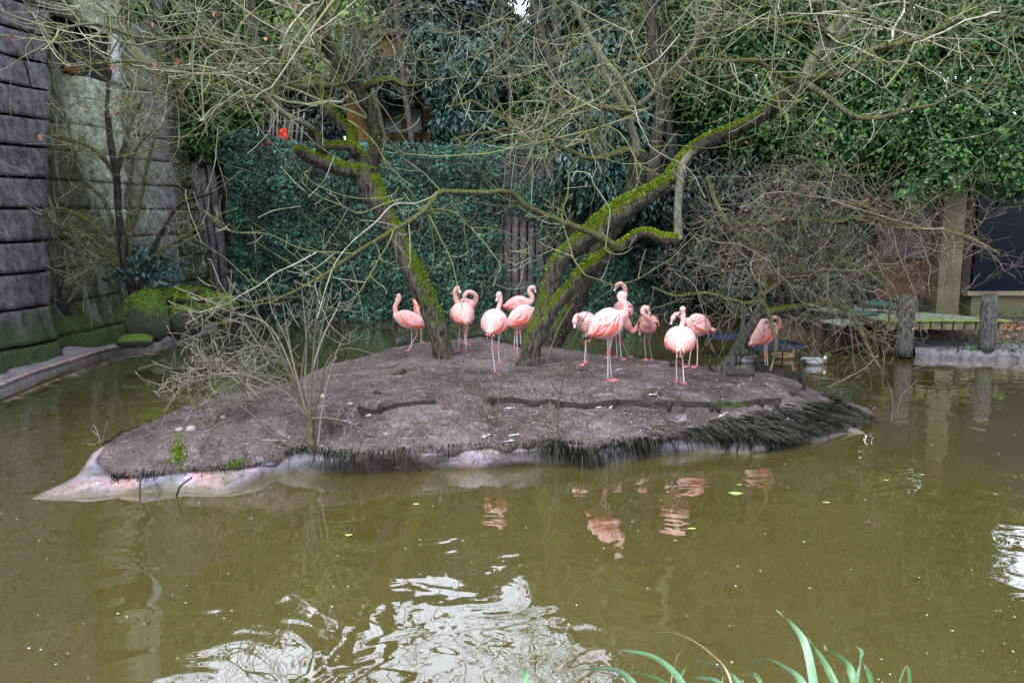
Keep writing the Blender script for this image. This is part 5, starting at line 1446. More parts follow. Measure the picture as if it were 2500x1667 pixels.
for j, (sp, lab) in enumerate(far):
    p0 = P(sp[0][0][0], sp[0][0][1], sp[1])
    t = thing('bare_tree', lab, 'tree', tuple(p0), 0, 'bare trees behind the pond')
    L_, o = limb(t, 'trunk', sp[0], sp[1], sp[1], 'bark_far' if j > 2 else 'bark_dark', 10, .2)
    o_ = []
    spawn(o_, L_, 16 if j > 2 else 22, (.7, 2.2), .012, 3, .35, 1, (0, 0, .3), .10, .3, (4, 4, 3))
    tubes_np('twigs', o_, M['twig_brown'], t, 3)
# ================================================================ FLAMINGOS AND DUCKS
M['bird'] = mat_col('plumage', .62, .25, 90, .10, .12)
M['feather'] = mat_col('feathers', .6, .25, 120, .12, .1)
M['legs'] = mat_col('leg_skin', .5, .4, 120, .15, .1)
M['eye'] = mat_glass('eye_black', (.01, .008, .006), .15)
PALE, PINK, SALM, CORAL, BLACK, WHITE = (.76, .52, .51), (.76, .38, .365), (.72, .29, .245), (.80, .10, .05), (.012, .010, .012), (.78, .64, .61)
def lerp3(a, b, t): return tuple(a[i] * (1 - t) + b[i] * t for i in range(3))
br = random.Random(5)
def ell_loft(mbx, pts, rads, col, n=14, sy=1.0):
    mbx.tube(pts, rads, n, col=col, sy=sy, up=Vector((0, 0, 1)))
def flamingo(label, foot, tail, chest, rb, neck, beak, legs, dY=0.0, warm=0.3, width=1.0, head=True, nr=6.4, seed=0, coral=.5, tuck=False):
    br.seed(seed + 11)
    base = GI(*foot)
    Y = base.y + dY
    k = Y / FPX
    t = thing('flamingo', label, 'flamingo', tuple(base), 0, 'flamingos standing on the island')
    W = lambda q: P(q[0], q[1], Y + (q[2] if len(q) > 2 else 0))
    A, B_ = W(tail), W(chest)
    ax = (B_ - A); L_ = ax.length; ax.normalize()
    rbm = rb * k
    body_col = lerp3(PALE, PINK, .35 + warm * .6)
    neck_col = lerp3(PALE, SALM, .30 + warm * .6)
    mb = MB()
    prof = [(-.02, .05), (.06, .26), (.16, .52), (.28, .76), (.42, .94), (.56, 1.0), (.70, .97), (.83, .84), (.93, .62), (1.0, .36), (1.04, .12)]
    prof = crom(prof, 2)
    sag = Vector((0, 0, -1)) * rbm * .12
    cpts = [A + (B_ - A) * p[0] + sag * math.sin(math.pi * min(1, max(0, p[0]))) for p in prof]
    crad = [max(.004, rbm * p[1]) for p in prof]
    mb.tube(cpts, crad, 18, sy=1.0 / max(.8, width) if width > 1 else 1.0, up=Vector((0, 0, 1)))
    # neck
    root = B_ + (A - B_) * .22
    npx = [W(q) for q in neck]
    allp = [tuple(root), tuple(B_ + (A - B_) * .04 + (npx[0] - B_) * .3)] + [tuple(p) for p in npx]
    cp = crom(allp, 6)
    m_ = len(cp)
    nrm_ = []
    for i in range(m_):
        u = i / (m_ - 1)
        r = nr * k * (1.9 * max(0, 1 - u * 3.2) + 1.12 - .34 * u)
        nrm_.append(r)
    hp = Vector(cp[-1])
    mb.tube([Vector(p) for p in cp], nrm_, 12)
    # head: short egg from the crown towards the beak
    bd_ = Vector((beak[0] * k, (beak[2] if len(beak) > 2 else 0), -beak[1] * k))
    bl = bd_.length; bdn = bd_.normalized()
    ndir = (Vector(cp[-1]) - Vector(cp[-4])).normalized()
    hs = 1.0
    if head:
        h0 = hp - ndir * .005
        hpts = [h0 - bdn * .035 * hs, h0 - bdn * .02, h0, h0 + bdn * .022 * hs, h0 + bdn * .045 * hs, h0 + bdn * .062 * hs]
        mb.tube(hpts, [.012, .030, .0385, .036, .026, .017], 12)
    raw = mb.build('raw_body', None, None, True, off=(0, 0, 0))
    md = raw.modifiers.new('r', 'REMESH'); md.mode = 'VOXEL'; md.voxel_size = .0095; md.use_smooth_shade = True
    ms = raw.modifiers.new('s', 'SMOOTH'); ms.factor = .6; ms.iterations = 4
    dg = bpy.context.evaluated_depsgraph_get()
    ev = raw.evaluated_get(dg); me0 = ev.to_mesh()
    nv = len(me0.vertices)
    co = np.empty(nv * 3, np.float32); me0.vertices.foreach_get('co', co); co = co.reshape(-1, 3)
    faces = [tuple(p.vertices) for p in me0.polygons]
    ev.to_mesh_clear()
    bpy.data.objects.remove(raw, do_unlink=True)
    # plumage colours: paler on the back, warmer on breast and neck
    cc = np.array([tuple(p) for p in cpts]); cr = np.array(crad)
    nc = np.array(cp, dtype=np.float32)
    dn = np.sqrt(((co[:, None, :] - nc[None]) ** 2).sum(2))
    ni = dn.argmin(1); nd = dn.min(1)
    db = np.sqrt(((co[:, None, :] - cc[None]) ** 2).sum(2)); bi = db.argmin(1)
    inb = (db.min(1) < cr[bi] * 1.12) & (cr[bi] > .03)
    hgt = (co[:, 2] - cc[bi][:, 2]) / (cr[bi] + 1e-4)
    cols = np.zeros((nv, 3), np.float32)
    for q in range(nv):
        if nd[q] < .06 * (1 if ni[q] > 10 else .7) and not (inb[q] and ni[q] < 12):
            u = ni[q] / (m_ - 1)
            c = lerp3(neck_col, lerp3(PALE, PINK, .25), max(0, u - .4) * 1.1)
        else:
            c = lerp3(body_col, lerp3(PALE, SALM, .35 + warm * .5), max(0, min(1, -.4 * hgt[q] + .3)))
        cols[q] = c
    body_V = [tuple(v) for v in co]; body_F = faces
    lm = MB()
    LEGC, KNEE, FOOT = (.50, .42, .47), (.62, .16, .16), (.66, .20, .24)
    for hip, knee, ft in legs:
        h, n_, f_ = W(hip), W(knee), W(ft)
        gi = GI(ft[0], ft[1])
        if abs(gi.y - base.y) < .7 and not (len(ft) > 3 and ft[3]):
            f_ = Vector((gi.x, gi.y, island_z(gi.x, gi.y) + .012))
            n_ = Vector((n_.x, (h.y + f_.y) / 2, n_.z))
        # keep the ankle near the middle of the leg
        pts, rs, cl = [], [], []
        h2 = h + Vector((0, 0, .05))
        for u in np.linspace(0, 1, 6): pts.append(h2.lerp(n_, u)); rs.append(.017 * (1 - u) ** 2 + .0078 + (.006 if u > .95 else 0)); cl.append(lerp3(LEGC, KNEE, max(0, u - .7) * 3.3))
        for u in np.linspace(.08, 1, 7): pts.append(n_.lerp(f_, u)); rs.append(.0076 + (.0045 if u < .12 else 0) + (.004 if u > .95 else 0)); cl.append(lerp3(KNEE, LEGC, min(1, u * 4)) if u < .8 else lerp3(LEGC, FOOT, (u - .8) * 5))
        lm.tube(pts, rs, 8, cols=cl)
        # webbed foot: three toes and skin between, one short hind toe
        fd = Vector((B_.x - A.x, B_.y - A.y, 0)).normalized() if not tuck else Vector((1, 0, 0))
        lifted = len(ft) > 3 and ft[3]
        if lifted: fd = Vector((fd.x * .3, fd.y * .3, -.9)).normalized()
        sdv = fd.cross(Vector((0, 0, 1)))
        if sdv.length < .1: sdv = Vector((1, 0, 0))
        sdv.normalize(); upv = Vector((0, 0, 1)) if not lifted else sdv.cross(fd)
        tl = .085
        tips = [f_ + (fd * math.cos(a) + sdv * math.sin(a)) * tl - upv * .008 for a in (-.5, 0, .5)]
        for tp in tips: lm.tube([f_ + upv * .004, f_.lerp(tp, .5), tp], [.010, .0075, .004], 6, col=FOOT)
        lm.tube([f_, f_ - fd * .03 - upv * .004], [.006, .003], 5, col=FOOT)
        a0 = [f_ + upv * .002] + [q.lerp(f_, .12) - upv * .001 for q in tips]
        b0_ = len(lm.V)
        lm.add([tuple(v) for v in a0] + [tuple(v - upv * .004) for v in a0], [(0, 1, 2), (0, 2, 3), (4, 6, 5), (4, 7, 6), (1, 5, 6, 2), (2, 6, 7, 3)], FOOT)
    off = len(body_V)
    V = body_V + lm.V
    F = list(body_F) + [tuple(i + off for i in f) for f in lm.F]
    C_ = np.vstack([cols, np.array([c[:3] for c in lm.C], np.float32)])
    ox, oy, oz = t.location
    me = bpy.data.meshes.new('body')
    me.from_pydata([(v[0] - ox, v[1] - oy, v[2] - oz) for v in V], [], F)
    me.polygons.foreach_set('use_smooth', [True] * len(me.polygons))
    at = me.attributes.new('col', 'FLOAT_COLOR', 'POINT')
    at.data.foreach_set('color', np.hstack([C_, np.ones((len(C_), 1), np.float32)]).astype(np.float32).ravel())
    me.update(); me.materials.append(M['bird'])
    link(bpy.data.objects.new('body', me), t)
    # beak: thick, bent down in the middle, black outer half
    if head:
        b0 = hp - ndir * .005 + bdn * .052
        dwn = (Vector((0, 0, -1)) + bdn * .25).normalized() if bdn.z > -.75 else (bdn + Vector((-.25 if bdn.x > 0 else .25, 0, 0)) * .0 - ndir * .0).normalized()
        mid = b0 + bdn * .040
        tip = mid + (bdn * .45 + dwn * .65).normalized() * .045
        bk = MB()
        bk.tube([b0 - bdn * .012, b0 + bdn * .015, mid, mid.lerp(tip, .35), mid.lerp(tip, .75), tip], [.019, .0185, .0175, .015, .010, .004], 9,
                cols=[lerp3(PALE, PINK, .4), (.78, .66, .66), (.70, .55, .56), BLACK, BLACK, BLACK])
        bk.build('beak', M['legs'], t)
        vv = Vector((0, -1, 0)); sv = (vv - bdn * vv.dot(bdn)).normalized()
        for s_ in (1, -1):
            mb2 = MB(); c_ = hp - ndir * .005 + bdn * .018 + sv * .034 * s_ + Vector((0, 0, .008))
            mb2.tube([c_ - sv * .006 * s_, c_ - sv * .002 * s_, c_ + sv * .002 * s_], [.003, .006, .003], 8); mb2.build('eye', M['eye'], t)
    # wings: rows of long feathers draped from the shoulders to the tail
    sideV = ax.cross(Vector((0, 0, 1))).normalized(); upB = sideV.cross(ax).normalized()
    def ring(u):
        i = u * (len(cpts) - 1) * .93 + .02 * len(cpts); i = max(0, min(len(cpts) - 2, i)); j = int(i); f = i - j
        return cpts[j].lerp(cpts[j + 1], f), crad[j] * (1 - f) + crad[j + 1] * f
    for s_ in (1, -1):
        wm = MB()
        def feather(u, phi, ln, wd, lift, c0, c1, droop=0.0, splay=0.0):
            pts_, w_ = [], []
            NS = 5
            for q in range(NS + 1):
                v = q / NS
                uu = u - v * ln / (L_ * 1.05)
                c_, r_ = ring(max(0, uu))
                ph = phi + droop * v + splay * v * v
                rad = r_ + lift + .004 + .010 * v
                if uu < 0: c_ = c_ + ax * uu * L_; rad = max(.012, rad)
                d_ = upB * math.cos(ph) + sideV * s_ * math.sin(ph)
                pts_.append((c_ + d_ * rad, d_, ax.cross(d_).normalized()))
            b = []
            for q, (p_, d_, x_) in enumerate(pts_):
                v = q / NS
                ww = wd * (0.55 + 1.2 * v * (1 - v) * 1.5) * (1 - v ** 4 * .85)
                b += [p_ - x_ * ww - d_ * .003, p_ + d_ * .003, p_ + x_ * ww - d_ * .003]
            base_i = len(wm.V)
            wm.V += [tuple(v_) for v_ in b]
            for q in range(NS + 1):
                c = lerp3(c0, c1, (q / NS) ** 1.6)
                wm.C += [tuple(c) + (1,)] * 3
            for q in range(NS):
                for e in (0, 1):
                    a_ = base_i + q * 3 + e
                    wm.F.append((a_, a_ + 1, a_ + 4, a_ + 3))
        # black flight feathers, mostly hidden
        for q in range(6):
            feather(br.uniform(.30, .40), br.uniform(1.35, 1.75), .20 + .02 * q, .013, .003, BLACK, BLACK, .05)
        # coral lower wing
        for q in range(int(26 + 40 * coral)):
            ph = br.uniform(.95, 1.75)
            feather(br.uniform(.32, .72), ph, br.uniform(.12, .20), .012, .010, lerp3(CORAL, SALM, br.uniform(0, .5)), lerp3(CORAL, PINK, br.uniform(0, .4)), br.uniform(.05, .35), br.uniform(-.1, .25))
        # pale shaggy coverts and scapulars on top
        for q in range(120):
            u = .97 - .72 * (q / 120) + br.uniform(-.05, .05)
            u = 1.22 - u  # rear ones first so front rows overlap them
            ph = abs(br.gauss(0, .62))
            ph = min(ph, 1.45)
            w_ = ph / 1.45
            c0 = lerp3(lerp3(PALE, WHITE, .4), PINK, .10 + warm * .5 + .35 * w_ + br.uniform(-.10, .30))
            c1 = lerp3(c0, PINK if br.random() < .7 else CORAL, .25 + .55 * w_ * br.random())
            feather(min(.96, u), ph, br.uniform(.09, .17), br.uniform(.011, .017), .014 + .008 * (u), c0, c1, br.uniform(0, .30) * (1 + w_), br.uniform(-.08, .2))
        wm.build('wing', M['feather'], t)
    # tail tuft
    tm = MB()
    for q in range(16):
        d_ = (-ax + rv2(br, .22) + Vector((0, 0, -.25))).normalized()
        p0 = ring(.10)[0] + rv2(br, .012)
        x_ = d_.cross(Vector((0, 0, 1))).normalized() * .011
        c = lerp3(PALE, CORAL, br.uniform(.1, .8)) if q % 4 else BLACK
        ln = br.uniform(.06, .12)
        up_ = Vector((0, 0, .004))
        b = [p0 - x_, p0 + x_, p0 + d_ * ln * .6 + x_, p0 + d_ * ln, p0 + d_ * ln * .6 - x_]
        tm.add([v - up_ for v in b] + [v + up_ for v in b], [(4, 3, 2, 1, 0), (5, 6, 7, 8, 9)], c)
    tm.build('tail', M['feather'], t)
    return t
def rv2(r, s): return Vector((r.gauss(0, s), r.gauss(0, s), r.gauss(0, s)))

flamingo('leftmost flamingo, facing left with one leg bent, left of the leaning trunk', (1003, 857), (1042, 796, .0), (968, 772, 0), 20, [(966, 762), (965, 748), (970, 738), (975, 728), (973, 721)], (-9, 14),
         [((1000, 796), (1006, 816), (1003, 857)), ((1010, 797), (1019, 816), (999, 850, .02, 1))], warm=.45, seed=1, coral=1)
flamingo('flamingo half hidden behind the left leaning trunk, rump raised and head lowered', (1028, 838), (1013, 736, .05), (1044, 776, .0), 19, [(1050, 788), (1052, 800), (1058, 806)], (2, 16),
         [((1028, 795), (1028, 815), (1028, 838))], warm=.15, seed=2, coral=.3)
flamingo('flamingo seen from behind with neck up, just right of the leaning trunk', (1128, 861), (1140, 788, -.20), (1120, 752, .12), 25, [(1116, 738, .12), (1111, 722, .10), (1111, 710, .08), (1117, 702, .06)], (7, 11, -.01),
         [((1120, 782), (1122, 808), (1119, 861)), ((1135, 782), (1135, 808), (1138, 860))], warm=.4, seed=3, coral=1.3)
flamingo('flamingo with neck curled over its back behind the one seen from behind', (1136, 843), (1116, 762, .05), (1152, 742, 0), 20, [(1160, 738, -.02), (1162, 724, -.06), (1152, 714, -.10), (1140, 714, -.12), (1134, 722, -.14)], (-4, 14, -.02),
         [((1133, 784), (1134, 812), (1134, 843)), ((1141, 784), (1139, 812), (1139, 843))], warm=.5, seed=4, coral=.4)
flamingo('pale backed flamingo with straight neck, left one of the pair before the forked tree', (1208, 913), (1197, 812, -.20), (1214, 768, .10), 27, [(1217, 752, .12), (1221, 738, .12), (1222, 726, .11), (1218, 717, .10)], (-5, 13, .0),
         [((1201, 812), (1202, 852), (1209, 913)), ((1219, 812), (1216, 852), (1219, 886))], warm=.2, seed=5, coral=1.8)
flamingo('flamingo with hooked neck facing right, rearmost beside the forked tree', (1272, 846), (1232, 750, .0), (1288, 740, 0), 19, [(1297, 735), (1299, 724), (1292, 712), (1295, 703), (1303, 701)], (6, 13),
         [((1268, 790), (1270, 812), (1272, 846)), ((1262, 790), (1262, 812), (1260, 846))], warm=.25, seed=6, coral=.6)
flamingo('flamingo partly hidden by the forked trunk, coral wing edge and one foot lifted', (1262, 872), (1240, 794, -.05), (1304, 762, 0), 27, [(1318, 750, .1), (1319, 735, .12), (1322, 722, .12), (1330, 716, .12)], (8, 12),
         [((1256, 797), (1258, 815), (1255, 845, 0, 1)), ((1268, 797), (1263, 820), (1262, 872))], warm=.3, seed=7, coral=1.3)
flamingo('flamingo hanging its head straight down, first one right of the forked tree', (1427, 892), (1452, 778, .12), (1416, 794, -.02), 24, [(1418, 776, -.10), (1410, 770, -.13), (1404, 776, -.15), (1403, 784, -.16)], (0, 18, -.01),
         [((1430, 815), (1430, 838), (1427, 892)), ((1434, 815), (1434, 838), (1435, 884))], warm=.35, seed=8, coral=.2)
flamingo('largest flamingo in the foreground, coral tail low at left and neck curved', (1488, 934), (1442, 818, -.05), (1514, 770, 0), 33, [(1526, 764, -.02), (1527, 748, -.02), (1518, 735, -.02), (1512, 724, -.02), (1516, 716, -.02), (1524, 720, -.02)], (3, 15),
         [((1482, 818), (1485, 862), (1484, 932)), ((1496, 818), (1489, 862), (1493, 929))], warm=.30, seed=9, coral=1.2, nr=7.5)
flamingo('tall flamingo looking left over the back of the largest one', (1510, 872), (1532, 770, .12), (1510, 750, -.05), 23, [(1521, 735), (1526, 718), (1524, 700), (1514, 692), (1506, 697)], (-6, 13),
         [((1505, 790), (1504, 828), (1507, 872)), ((1490, 790), (1488, 828), (1486, 873))], warm=.45, seed=10, coral=.5)
flamingo('deep salmon flamingo dipping its neck in a low curve to the right', (1516, 878), (1498, 772, .05), (1528, 790, 0), 22, [(1538, 802), (1546, 809), (1553, 803), (1556, 796), (1561, 797), (1564, 804)], (-2, 18),
         [((1513, 812), (1513, 832), (1517, 878)), ((1519, 812), (1522, 835), (1534, 872))], warm=.95, seed=11, coral=.3)
flamingo('orange breasted flamingo facing the camera with folded neck', (1584, 880), (1584, 795, .26), (1581, 790, -.12), 22, [(1583, 780, -.20), (1574, 770, -.23), (1568, 759, -.20), (1573, 750, -.18), (1581, 752, -.20)], (6, 13, -.01),
         [((1576, 812), (1577, 838), (1577, 878)), ((1591, 812), (1592, 838), (1591, 878))], warm=.8, seed=12, coral=.2)
flamingo('flamingo seen squarely from behind, shaggy pale back and upright neck', (1662, 937), (1661, 856, -.18), (1660, 812, .12), 31, [(1664, 798, .16), (1668, 782, .16), (1668, 764, .15), (1667, 753, .13)], (-2, 9, .06),
         [((1654, 850), (1653, 886), (1652, 935)), ((1667, 850), (1664, 886), (1670, 940))], warm=.12, seed=13, coral=2.0, nr=7)
flamingo('flamingo facing left with drooped head behind the one seen squarely from behind', (1690, 898), (1733, 806, .0), (1680, 785, 0), 25, [(1670, 780), (1658, 768), (1649, 768), (1643, 776)], (-5, 14),
         [((1688, 815), (1690, 845), (1681, 897)), ((1700, 815), (1702, 845), (1702, 898))], warm=.4, seed=14, coral=.7)
flamingo('lone flamingo at the right beside the small leaning tree, head tucked in its back', (1871, 909), (1838, 838, -.05), (1886, 790, .02), 27, [(1897, 800, -.05), (1903, 786, -.09), (1896, 775, -.13), (1884, 776, -.16)], (-8, 4, -.02),
         [((1866, 840), (1867, 864), (1869, 909)), ((1870, 840), (1872, 870), (1876, 909))], warm=.45, seed=15, coral=1.2, tuck=True)

# ---- ducks
M['duck'] = mat_col('duck_plumage', .6, .3, 60, .2, .15)
def duck(label, px, py, face, scale=1.0, female=False, z0=0.0, Y=None):
    p = G(px, py, 0) if Y is None else P(px, py, Y)
    if Y is not None: p.z = z0
    t = thing('duck', label, 'duck', (p.x, p.y, 0), 0, 'ducks on the pond')
    s = scale; f = face
    G_ = (.30, .30, .33); BR = (.10, .055, .03); GR = (.01, .07, .035)
    fl = (.17, .105, .06)
    mb = MB()
    xs_ = [-.27, -.22, -.15, -.05, .05, .13, .18, .20]
    zs_ = [.10, .085, .06, .05, .05, .055, .065, .075]
    rs_ = [.008, .035, .068, .088, .090, .074, .045, .01]
    cs = [fl] * 8 if female else [(.45, .43, .43), (.02, .02, .02), G_, G_, G_, BR, BR, BR]
    mb.tube([Vector((x * f * s, 0, z * s)) for x, z in zip(xs_, zs_)], [r * s for r in rs_], 14, cols=cs, up=Vector((0, 0, 1)), sy=.85)
    nk = [(.15, .08), (.18, .13), (.185, .17), (.20, .19), (.225, .192), (.245, .185)]
    nc_ = [fl] * 6 if female else [BR, (.7, .7, .7), GR, GR, GR, GR]
    mb.tube([Vector((x * f * s, 0, z * s)) for x, z in nk], [k_ * s for k_ in (.045, .028, .029, .033, .030, .015)], 12, cols=nc_)
    mb.build('body', M['duck'], t, off=(0, 0, 0))
    bk = MB(); bk.tube([Vector((x * f * s, 0, z * s)) for x, z in ((.24, .184), (.27, .176), (.295, .172))], [.014 * s, .013 * s, .008 * s], 8, col=(.45, .36, .05) if not female else (.30, .16, .05), sy=.5, up=Vector((0, 0, 1)))
    bk.build('beak', M['legs'], t, off=(0, 0, 0))
    for sd_ in (1, -1):
        wm = MB()
        for q in range(9):
            a_ = br.uniform(.5, 1.1)
            r0 = .088 * s
            x0 = (.10 - q * .03) * s
            pts_ = [Vector(((x0 - v * .13 * s) * f, sd_ * math.sin(a_) * r0 * (1 - .25 * v), (.055 + math.cos(a_) * .085 * (1 - .1 * v)) * s)) for v in (0, .5, 1)]
            wm.tube(pts_, [.016 * s, .018 * s, .004], 6, col=fl if female else lerp3((.20, .17, .15), (.5, .5, .52), br.random()), sy=.35)
        wm.build('wing', M['duck'], t, off=(0, 0, 0))
    return t
duck('drake with green head swimming left of the lone flamingo, by the leaning tree', 1822, 886, 1, 1.0)
duck('drake with green head swimming right on open water before the deck', 1990, 890, 1, 1.05)
duck('brown female duck resting under the navy tray', 1915, 876, 1, 1.0, True)
duck('drake afloat at the back shore between two flamingos', 1252, 838, -1, .95, False, 0.0, 14.2)
# ================================================================ SMALL THINGS
# ---- plank edging across the island
M['edging'] = mat_simple('old_edging', (.012, .011, .010), (.055, .045, .038), 14, .9, .5, stretch=(.5, 3, 3))
M['edgemoss'] = mat_simple('green_edging', (.012, .014, .008), (.06, .10, .02), 12, .9, .5)
def edging(name, label, pts, h, mat='edging', stakes=()):
    ps = [GI(px, py) for px, py in pts]
    t = thing(name, label, 'edging board', tuple(ps[0]), 0, 'edging boards let into the island soil')
    for i in range(len(ps) - 1):
        a, b = ps[i], ps[i + 1]
        d = (b - a); L_ = math.hypot(d.x, d.y)
        n_ = max(2, int(L_ / .12))
        V, F = [], []
        nrm_ = Vector((-d.y, d.x, 0)).normalized() * .016
        for k in range(n_ + 1):
            c = a.lerp(b, k / n_); g0 = island_z(c.x, c.y)
            top = g0 + h * (1 + .15 * mnoise.noise(Vector((c.x * 4, c.y * 4, 0))))
            tt = mnoise.noise(Vector((c.x * 9, 0, 1))) * .004
            V += [c.xy.to_3d() - nrm_ + Vector((0, 0, g0 - .08)), c.xy.to_3d() - nrm_ + Vector((0, tt, top)), c.xy.to_3d() + nrm_ + Vector((0, tt, top)), c.xy.to_3d() + nrm_ + Vector((0, 0, g0 - .08))]
        for k in range(n_):
            for e in range(3): F.append((k * 4 + e, k * 4 + 4 + e, k * 4 + 5 + e, k * 4 + 1 + e))
        mb = MB(); mb.add([tuple(v) for v in V], F + [(0, 1, 2, 3), (n_ * 4 + 3, n_ * 4 + 2, n_ * 4 + 1, n_ * 4)])
        mb.build('plank', M['edgemoss'] if (mat == 'mix' and i == len(ps) - 3) else M['edging'], t, smooth=False)
    for px, py, sh in stakes:
        p = GI(px, py)
        mb = MB(); mb.tube([p + Vector((0, -.03, -.06)), p + Vector((0, -.03, sh * .6)), p + Vector((.004, -.03, sh))], [.026, .025, .019], 6, rough=.2); mb.build('stake', M['edging'], t)
    return t
edging('edging_board', 'short tapering dark board with a stake at the left middle of the island', [(875, 1002), (975, 994), (1063, 986)], .045, stakes=((930, 1005, .10),))
edging('edging_board', 'long dark edging board running across the right half of the island', [(1183, 982), (1280, 987), (1370, 993), (1480, 990), (1560, 991), (1640, 995), (1740, 997), (1820, 994), (1905, 984)], .06, 'mix',
       ((1200, 984, .09), (1360, 996, .10), (1500, 992, .10), (1632, 996, .10), (1735, 1001, .12), (1752, 1001, .12), (1857, 990, .12), (1895, 996, .10)))
edging('edging_board', 'board closing the back right rim of the island with an end stake', [(1848, 906), (1900, 916), (1952, 930)], .11, stakes=((1845, 905, .20), (1952, 933, .26), (1960, 950, .24)))
edging('edging_board', 'board along the hidden back point of the island behind the flamingos', [(1130, 828), (1180, 822), (1270, 848)], .05)
# ---- logs, stones, clods
M['stone'] = mat_simple('pale_stone', (.16, .13, .12), (.36, .32, .30), 14, .85, .4)
M['barkbit'] = mat_simple('bark_piece', (.025, .025, .012), (.12, .12, .06), 16, .9, .6)
def onsoil(px, py, dz=0): p = GI(px, py); return Vector((p.x, p.y, p.z + dz))
def logp(name, label, a, b, r, mat, cat='log'):
    A_, B_ = onsoil(*a, r * .7), onsoil(*b, r * .7)
    mb = MB(); pts = [A_.lerp(B_, t) + rvec(r * .12) for t in np.linspace(0, 1, 7)]
    mb.tube(pts, [r * k for k in (.5, .95, 1, 1.05, .95, .9, .4)], 9, rough=.45, seed=r * 99)
    o = mb.build(name, M[mat], off=tuple(A_)); o.location = A_
    tag(o, label, cat); return o
logp('bark_piece', 'short piece of mossy bark lying left of the leaning trunk base', (962, 916), (990, 910), .035, 'barkbit', 'bark')
logp('log', 'dark half sunk log at the foot of the small leaning willow', (1770, 918), (1842, 921), .055, 'edging')
logp('log', 'short dark root stub behind the flamingo seen squarely from behind', (1636, 893), (1662, 896), .05, 'edging')
logp('driftwood', 'pale grey driftwood lump at the left back rim of the island', (965, 846), (990, 842), .085, 'postwood', 'driftwood')
logp('clod', 'small dark clod left of the tapering board', (914, 962), (928, 964), .028, 'edging', 'clod')
logp('clod', 'small dark clod standing near the right end of the long board', (1930, 965), (1942, 962), .04, 'edging', 'clod')
for j, (px, py, s, lab) in enumerate(((787, 970, .055, 'reddish round stone right of the pale shoots'), (438, 1051, .045, 'pale yellow stone on the left slope'), (468, 1050, .06, 'flat pale stone beside the yellow stone on the left slope'), (840, 1028, .022, 'tiny stone near the left board'),
                                     (545, 1020, .03, 'small tan stone up the left slope'), (900, 1016, .04, 'pale oval stone below the tapering board'), (855, 988, .035, 'white pebble left of the tapering board'), (1880, 1003, .03, 'light stone beside the hole at the long board end'))):
    p = onsoil(px, py, s * .2)
    o = boulder('stone', tuple(p), (s, s * .8, s * .55), j * 3 + 1, M['stone'], nu=10, nv=7); o.location = p
    tag(o, lab, 'stone', 'stones on the island soil')
# ---- white feathers on the soil
M['fluff'] = mat_simple('white_feather', (.60, .58, .60), (.80, .78, .80), 30, .8, 0)
fe = [(1232, 1000, 'fluffy white feather just below the gap between the boards'), (1177, 1070, 'bright white feather at the rim left of centre'), (1236, 1080, 'torn white feather at the rim near centre'), (1245, 1066, 'small white feather just above the torn feather'), (1395, 1104, 'white feather caught in the roots by the sapling'), (1584, 966, 'cream flat feather before the largest flamingo'),
      (1415, 996, 'white feather left of the sapling stems below the board'), (1452, 998, 'loose white feather below the long board'), (1488, 1000, 'small white plume below the long board middle'), (1780, 1010, 'white feather below the green part of the board'), (1755, 1020, 'tan feather below the green part of the board'), (1340, 930, 'pale feather lying between trunk and largest flamingo'),
      (1505, 905, 'white feather behind the foot of the largest flamingo'), (1920, 1028, 'white feather on the right slope'), (1980, 1014, 'small white feather on the right end slope'), (1640, 1000, 'small white feather under the long board right half')]
for j, (px, py, lab) in enumerate(fe):
    p = onsoil(px, py, .012)
    mb = MB()
    a_ = rnd.uniform(0, 6.28); L_ = rnd.uniform(.07, .12)
    d = Vector((math.cos(a_), math.sin(a_), .15)); s_ = Vector((-math.sin(a_), math.cos(a_), 0))
    for q in range(14):
        t_ = q / 14; w = .022 * math.sin(math.pi * (.15 + .8 * t_))
        c = d * (t_ * L_)
        for sg in (1, -1):
            e = c + s_ * sg * w + d * .012 + Vector((0, 0, rnd.uniform(0, .014)))
            mb.add([c, c + d * .008, e], [(0, 1, 2)])
    mb.tube([-d * .02, d * L_], [.0015, .0008], 4)
    o = mb.build('feather', M['fluff'], smooth=False); o.location = p
    tag(o, lab, 'feather', 'moulted feathers on the island')
# ---- litter: twigs, crumbs, droppings
lr = random.Random(77)
def isl_xy(edge=.05):
    while True:
        a = lr.uniform(-math.pi, math.pi); Rr, Z = rim(a)
        r = Rr * math.sqrt(lr.random())
        if r < Rr - edge:
            x, y = C0.x + r * math.cos(a), C0.y + r * math.sin(a)
            return x, y, island_z(x, y)
g_ = []
for k in range(1800):
    x, y, z = isl_xy(); a = lr.uniform(0, 6.28); L_ = lr.uniform(.03, .14); pts = []
    for q in range(4):
        xx, yy = x + math.cos(a) * L_ * q / 3, y + math.sin(a) * L_ * q / 3; a += lr.gauss(0, .2)
        pts.append((xx, yy, max(island_z(xx, yy), z - .05) + .004 + lr.uniform(0, .006)))
    g_.append((pts, [lr.uniform(.0015, .003)] * 4))
o = tubes_np('fallen_twigs', g_, M['twig_brown'], None, 3); tag(o, 'scattered broken twigs on the island soil', 'twigs')
